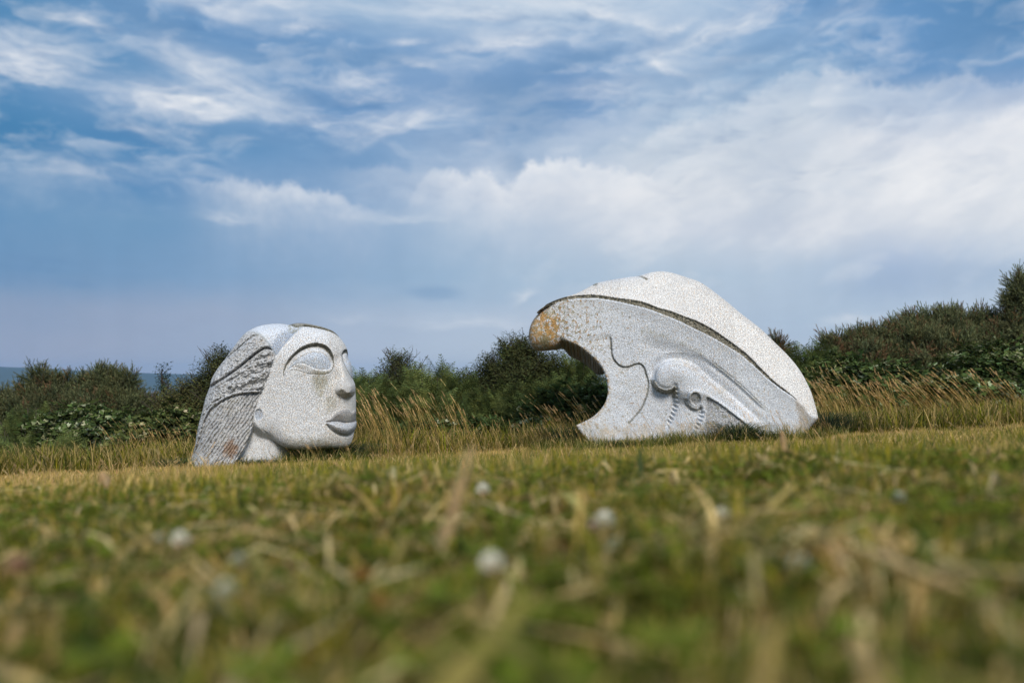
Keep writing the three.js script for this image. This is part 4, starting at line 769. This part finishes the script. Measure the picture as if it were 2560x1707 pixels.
bush('bracken', 'bracken ferns at the left edge below the gorse', 'bracken', 'fern', [[45, 1085, .36, 14.6], [95, 1060, .3, 14.7], [-20, 1110, .4, 14.5], [60, 1140, .3, 14.2], [170, 1130, .3, 14.2]], 150, { scale: .75, up: .9 });
// between the sculptures
bush('bracken', 'bracken bank just right of the carved face', 'bracken', 'fern', [[900, 985, .35, 15.2], [940, 1000, .4, 15], [870, 1020, .45, 15], [915, 1080, .45, 14.6], [830, 1060, .4, 14.9]], 420, { scale: .8, up: .8 });
bush('leafy_shrub', 'small shrub with an airy top between face and wave', 'shrub', 'twig', [[995, 935, .28, 15.6], [990, 905, .14, 15.6], [1010, 990, .45, 15.4], [960, 1000, .4, 15.4], [1045, 975, .3, 15.5]], 620, { tone: .95, scale: .8, twigs: 26 });
bush('bracken', 'bracken bank with pale fronds in the middle of the hedge', 'bracken', 'fern', [[1040, 970, .3, 15], [1100, 960, .34, 15], [1070, 1040, .5, 14.7], [1010, 1050, .45, 14.7], [1140, 985, .35, 14.9], [1120, 1080, .45, 14.5]], 560, { scale: .85, up: .8 });
bush('leafy_shrub', 'large twiggy bush rising behind the tip of the wave', 'shrub', 'twig', [[1290, 915, .4, 15.4], [1235, 950, .36, 15.3], [1340, 930, .36, 15.4], [1300, 1000, .6, 15.2], [1210, 1010, .4, 15.1], [1270, 880, .16, 15.4], [1390, 960, .4, 15.3], [1320, 890, .2, 15.4], [1180, 960, .2, 15.3]], 1700, { tone: .72, scale: .9, twigs: 26 });
bush('bracken', 'dark bracken below the twiggy bush, seen through the open mouth of the wave', 'bracken', 'fern', [[1440, 930, .32, 15], [1480, 950, .34, 15.1], [1430, 1010, .5, 14.7], [1350, 1020, .45, 14.6], [1500, 1040, .5, 14.8], [1250, 1040, .45, 14.5], [1190, 1060, .45, 14.5], [1310, 1080, .45, 14.3], [1420, 1090, .45, 14.3]], 1000, { scale: .8, up: .7, tone: .85 });
bush('bramble', 'bright bramble at the lower edge of the open mouth of the wave', 'bramble', 'bramble', [[1490, 1010, .28, 14], [1450, 1050, .3, 14], [1510, 1060, .3, 14], [1330, 1060, .3, 14.1], [1400, 1000, .2, 14.2]], 420, { share: [.25, .75], scale: .8, warm: 1.1 });
bush('bramble', 'low dark bramble patch in the grass before the middle of the hedge', 'bramble', 'bramble', [[1060, 1105, .28, 13.8], [1150, 1100, .3, 13.8], [1230, 1095, .3, 13.8], [990, 1110, .25, 13.8]], 360, { share: [.1, .9], scale: .7, tone: .8 });
// right of the wave
bush('gorse_bush', 'small brown-tipped gorse peeping over the back of the wave', 'gorse bush', 'gorse', [[1945, 880, .16, 15.6], [1942, 855, .07, 15.6], [1950, 940, .3, 15.6], [1900, 960, .3, 15.6]], 260, { share: [.2, .2, .6] });
bush('bracken', 'bracken and fern bank just right of the wave', 'bracken', 'fern', [[1995, 910, .26, 15.2], [2040, 905, .28, 15.2], [2010, 970, .45, 15], [2080, 960, .4, 15], [1960, 990, .4, 15], [2040, 1040, .45, 14.7], [2120, 1030, .4, 14.7]], 560, { scale: .8, up: .8, tone: .9 });
bush('gorse_bush', 'gorse bush with rusty brown shoots, first one right of the fern bank', 'gorse bush', 'gorse', [[2095, 882, .3, 15.8], [2150, 870, .26, 15.9], [2195, 865, .3, 15.9], [2170, 930, .5, 15.6], [2140, 850, .13, 15.9], [2230, 930, .45, 15.7], [2175, 835, .06, 15.9], [2130, 990, .45, 15.5]], 1250, { share: [.36, .36, .28], tone: 1.2, twigs: 14 });
bush('gorse_bush', 'broad grey-green gorse bush, tallest of the long mound at the right', 'gorse bush', 'gorse', [[2290, 838, .32, 16], [2350, 828, .38, 16], [2300, 900, .6, 15.7], [2400, 838, .4, 16], [2380, 910, .6, 15.6], [2290, 800, .1, 16], [2365, 798, .12, 16], [2250, 850, .3, 15.9], [2420, 990, .5, 15.4], [2300, 1000, .5, 15.4]], 2300, { share: [.45, .43, .12], tone: 1.3 });
bush('gorse_bush', 'gorse with a brown flat top beside the tall shoot at the right edge', 'gorse bush', 'gorse', [[2460, 825, .28, 16], [2500, 845, .35, 15.9], [2455, 795, .1, 16], [2480, 900, .5, 15.7], [2550, 900, .5, 15.6], [2620, 900, .5, 15.7]], 1200, { share: [.38, .38, .24], tone: 1.2, twigs: 12 });
bush('gorse_bush', 'tall gorse shoot cut by the right edge of the picture', 'gorse bush', 'gorse', [[2560, 735, .26, 15.6], [2530, 760, .15, 15.6], [2550, 700, .12, 15.6], [2600, 800, .5, 15.7], [2640, 740, .4, 15.8], [2535, 815, .2, 15.5]], 800, { share: [.5, .4, .1], tone: 1.25 });
bush('bramble', 'bramble with pale round leaves at the right edge below the gorse', 'bramble', 'bramble', [[2440, 930, .4, 14.9], [2500, 910, .36, 14.9], [2550, 930, .4, 14.8], [2400, 970, .4, 14.7], [2490, 980, .4, 14.6], [2600, 960, .4, 14.7]], 780, { share: [.6, .4], scale: .9 });
bush('bramble', 'bramble with a few pale leaves between the fern bank and the right mound', 'bramble', 'bramble', [[2090, 930, .3, 14.9], [2170, 960, .36, 14.8], [2250, 970, .36, 14.8], [2020, 990, .3, 14.6], [2320, 990, .36, 14.7], [2200, 1020, .36, 14.5]], 620, { share: [.5, .5], scale: .9 });

// ---------------------------------------------------------------- clover flowers and near stalks
function cloverFlower(px, py, depth0, size0, label, tone = [.9, .87, .74], category = 'clover flower', name = 'clover_flower') {
  const depth = depth0 * .74, size = size0 * (px > 1100 ? .82 : .62), p = at(px, py, depth), g0 = ground(p.x, p.z), h = Math.max(.02, p.y - g0), r = rng(Math.round(px)), g = group(name, new THREE.Vector3(p.x, g0, p.z)), S = new Shape(), T = new Shape();
  tube(S, [.01, -.01, 0], [0, h, 0], .0012, .001, [.12, .14, .05]);
  for (let i = 0; i < 170; i++) { const y = 1 - 1.75 * (i + .5) / 170, a = i * 2.4, q = Math.sqrt(1 - y * y * .9), d = norm([Math.cos(a) * q, y + .35, Math.sin(a) * q]); T.leaf([Math.cos(a) * q * size * .12, h + y * size * .12, Math.sin(a) * q * size * .12], d, norm([-Math.sin(a), .2, Math.cos(a)]), size * (.42 + .12 * r()), size * .14, vary(r, y < -.45 ? tone.map((v, k) => v * [.8, .6, .5][k]) : tone, .12), .3); }
  mesh('stem', S.build(), bladeMat, g); mesh('florets', T.build(), petalMat, g); tag(g, label, category);
}
cloverFlower(1512, 1305, 1.45, .026, 'bright white clover flower, sharpest of the cluster of three in the near grass');
cloverFlower(1478, 1325, 1.42, .02, 'pinkish clover flower leaning left beside the bright white one', [.72, .52, .45]);
cloverFlower(1540, 1370, 1.3, .02, 'pale clover flower below the bright white one', [.6, .62, .5]);
cloverFlower(1230, 1412, 1.02, .021, 'large blurred white clover flower in the centre of the near grass');
cloverFlower(1806, 1290, 1.55, .022, 'round white clover flower right of the cluster of three');
cloverFlower(2000, 1412, 1.05, .02, 'blurred pale clover flower at the right of the near grass', [.6, .62, .48]);
cloverFlower(2250, 1246, 1.8, .02, 'faint pale clover flower near the rusty leaf at the right', [.6, .62, .55]);
cloverFlower(1207, 1226, 2.1, .025, 'white clover flower in the grass below the hedge gap between the sculptures');
cloverFlower(450, 1350, 1.3, .026, 'white clover flower in the near grass under the carved head');
cloverFlower(563, 1475, .85, .018, 'blurred pale clover flower nearest the lower left', [.62, .64, .52]);
cloverFlower(595, 1400, 1.1, .015, 'small dim clover flower above the lowest left one', [.5, .54, .45]);
cloverFlower(395, 1345, 1.32, .012, 'tiny pale clover flower left of the white one under the head', [.55, .58, .5]);
cloverFlower(2178, 1155, 3.6, .03, 'pink clover flower in the grass right of the wave', [.62, .3, .38], 'pink flower', 'pink_flower');
cloverFlower(2062, 1145, 3.9, .02, 'tiny pink flower in the grass below the right end of the wave', [.62, .3, .38], 'pink flower', 'pink_flower');
cloverFlower(905, 1448, .92, .024, 'withered orange clover head, lower left of the large blurred white flower', [.42, .19, .05], 'withered flower', 'withered_flower');
cloverFlower(952, 1505, .8, .018, 'second withered orange clover head just below the first', [.4, .22, .05], 'withered flower', 'withered_flower');
cloverFlower(2068, 1380, 1.15, .016, 'withered rust clover head at the right of the near grass', [.4, .16, .05], 'withered flower', 'withered_flower');
cloverFlower(45, 1415, 1.0, .026, 'withered pinkish clover head at the left edge of the near grass', [.5, .32, .2], 'withered flower', 'withered_flower');
cloverFlower(1410, 1358, 1.3, .02, 'withered brownish clover head left of the cluster of three', [.45, .24, .1], 'withered flower', 'withered_flower');
function nearBlade(x0, y0, x1, y1, depth, w, c, label, seed, head = 0, name = 'grass_stalk', category = 'grass stalk') {
  const a = at(x0, y0, depth), b = at(x1, y1, depth * .99), base = a.clone(), S = new Shape(), r = rng(seed); const g = group(name, base), d = b.clone().sub(a), pts = [];
  for (let i = 0; i <= 6; i++) { const t = i / 6; pts.push([d.x * t + .06 * d.y * Math.sin(Math.PI * t), d.y * t, d.z * t]); }
  S.strip(pts, pts.map((_, i) => 2.6 * w * (1.05 - .8 * i / 6)), [1, 0, .3], c, c); mesh('blade', S.build(), bladeMat, g);
  if (head) { const H = new Shape(), u = norm([d.x, d.y, d.z]), L = d.length(); for (let i = 0; i < 260 * (depth < 1 ? .8 : 1); i++) { const t = r(), q = r() * 6.283, wd = norm([Math.cos(q) + u[0] * 1.3, .1 + u[1] * 1.3, Math.sin(q)]); H.leaf(u.map((v) => v * L * (1 - head * (1 - t) / L)), wd, norm([-Math.sin(q), 0, Math.cos(q)]), (depth < 1 ? .013 : .022) * (1.25 - .7 * t), depth < 1 ? .0028 : .005, vary(r, [.85, .64, .38], .2), .1); } mesh('seed_head', H.build(), petalMat, g); }
  tag(g, label, category);
}
nearBlade(1100, 1385, 1176, 1135, .85, .0008, [.6, .42, .2], 'tall blurred straw stalk with a feathery seed head standing between the sculptures', 91, .085, 'grass_stalk', 'grass stalk');
nearBlade(1500, 1330, 1530, 1140, 1.5, .003, [.42, .3, .09], 'upright blurred straw stalk below the foot of the wave', 92, 0, 'grass_stalk', 'grass stalk');
nearBlade(1580, 1270, 1600, 1120, 2.0, .009, [.1, .13, .05], 'broad green blade below the foot of the wave', 93);
nearBlade(1975, 1210, 1955, 1085, 2.6, .0018, [.6, .46, .24], 'blurred straw stalk below the right end of the wave', 94, .09, 'grass_stalk', 'grass stalk');
nearBlade(672, 1462, 628, 1375, .95, .008, [.5, .46, .16], 'single blurred yellow blade bending in the near grass left of centre', 95);
nearBlade(1420, 1230, 1480, 1300, 1.4, .008, [.45, .43, .16], 'arched yellow-green blade leading to the white clover cluster', 96);
nearBlade(1700, 1440, 1960, 1260, 1.05, .005, [.5, .45, .17], 'long straw blade lying slantwise right of the clover cluster', 97);
nearBlade(1660, 1290, 2030, 1400, 1.1, .005, [.55, .48, .18], 'long straw blade lying across the slanting one', 98);
nearBlade(1030, 1790, 1330, 1480, .5, .008, [.34, .3, .08], 'wide blurred olive blade rising from the lower edge left of centre', 99);
nearBlade(1480, 1780, 1130, 1500, .48, .009, [.32, .29, .09], 'wide blurred olive blade crossing the lower centre', 100);
nearBlade(2090, 1310, 2210, 1270, 1.25, .0055, [.6, .33, .15], 'curled rusty leaf lying on the near grass at the right', 101, 0, 'dead_leaf', 'dead leaf');
nearBlade(2230, 1790, 2130, 1600, .46, .007, [.5, .36, .2], 'wide blurred tan leaf in the lower right corner', 102, 0, 'dead_leaf', 'dead leaf');
nearBlade(300, 1320, 255, 1190, 2.2, .002, [.5, .42, .16], 'blurred straw stalk standing alone at the left of the near grass', 104, .03, 'grass_stalk', 'grass stalk');

renderer.render(scene, camera);
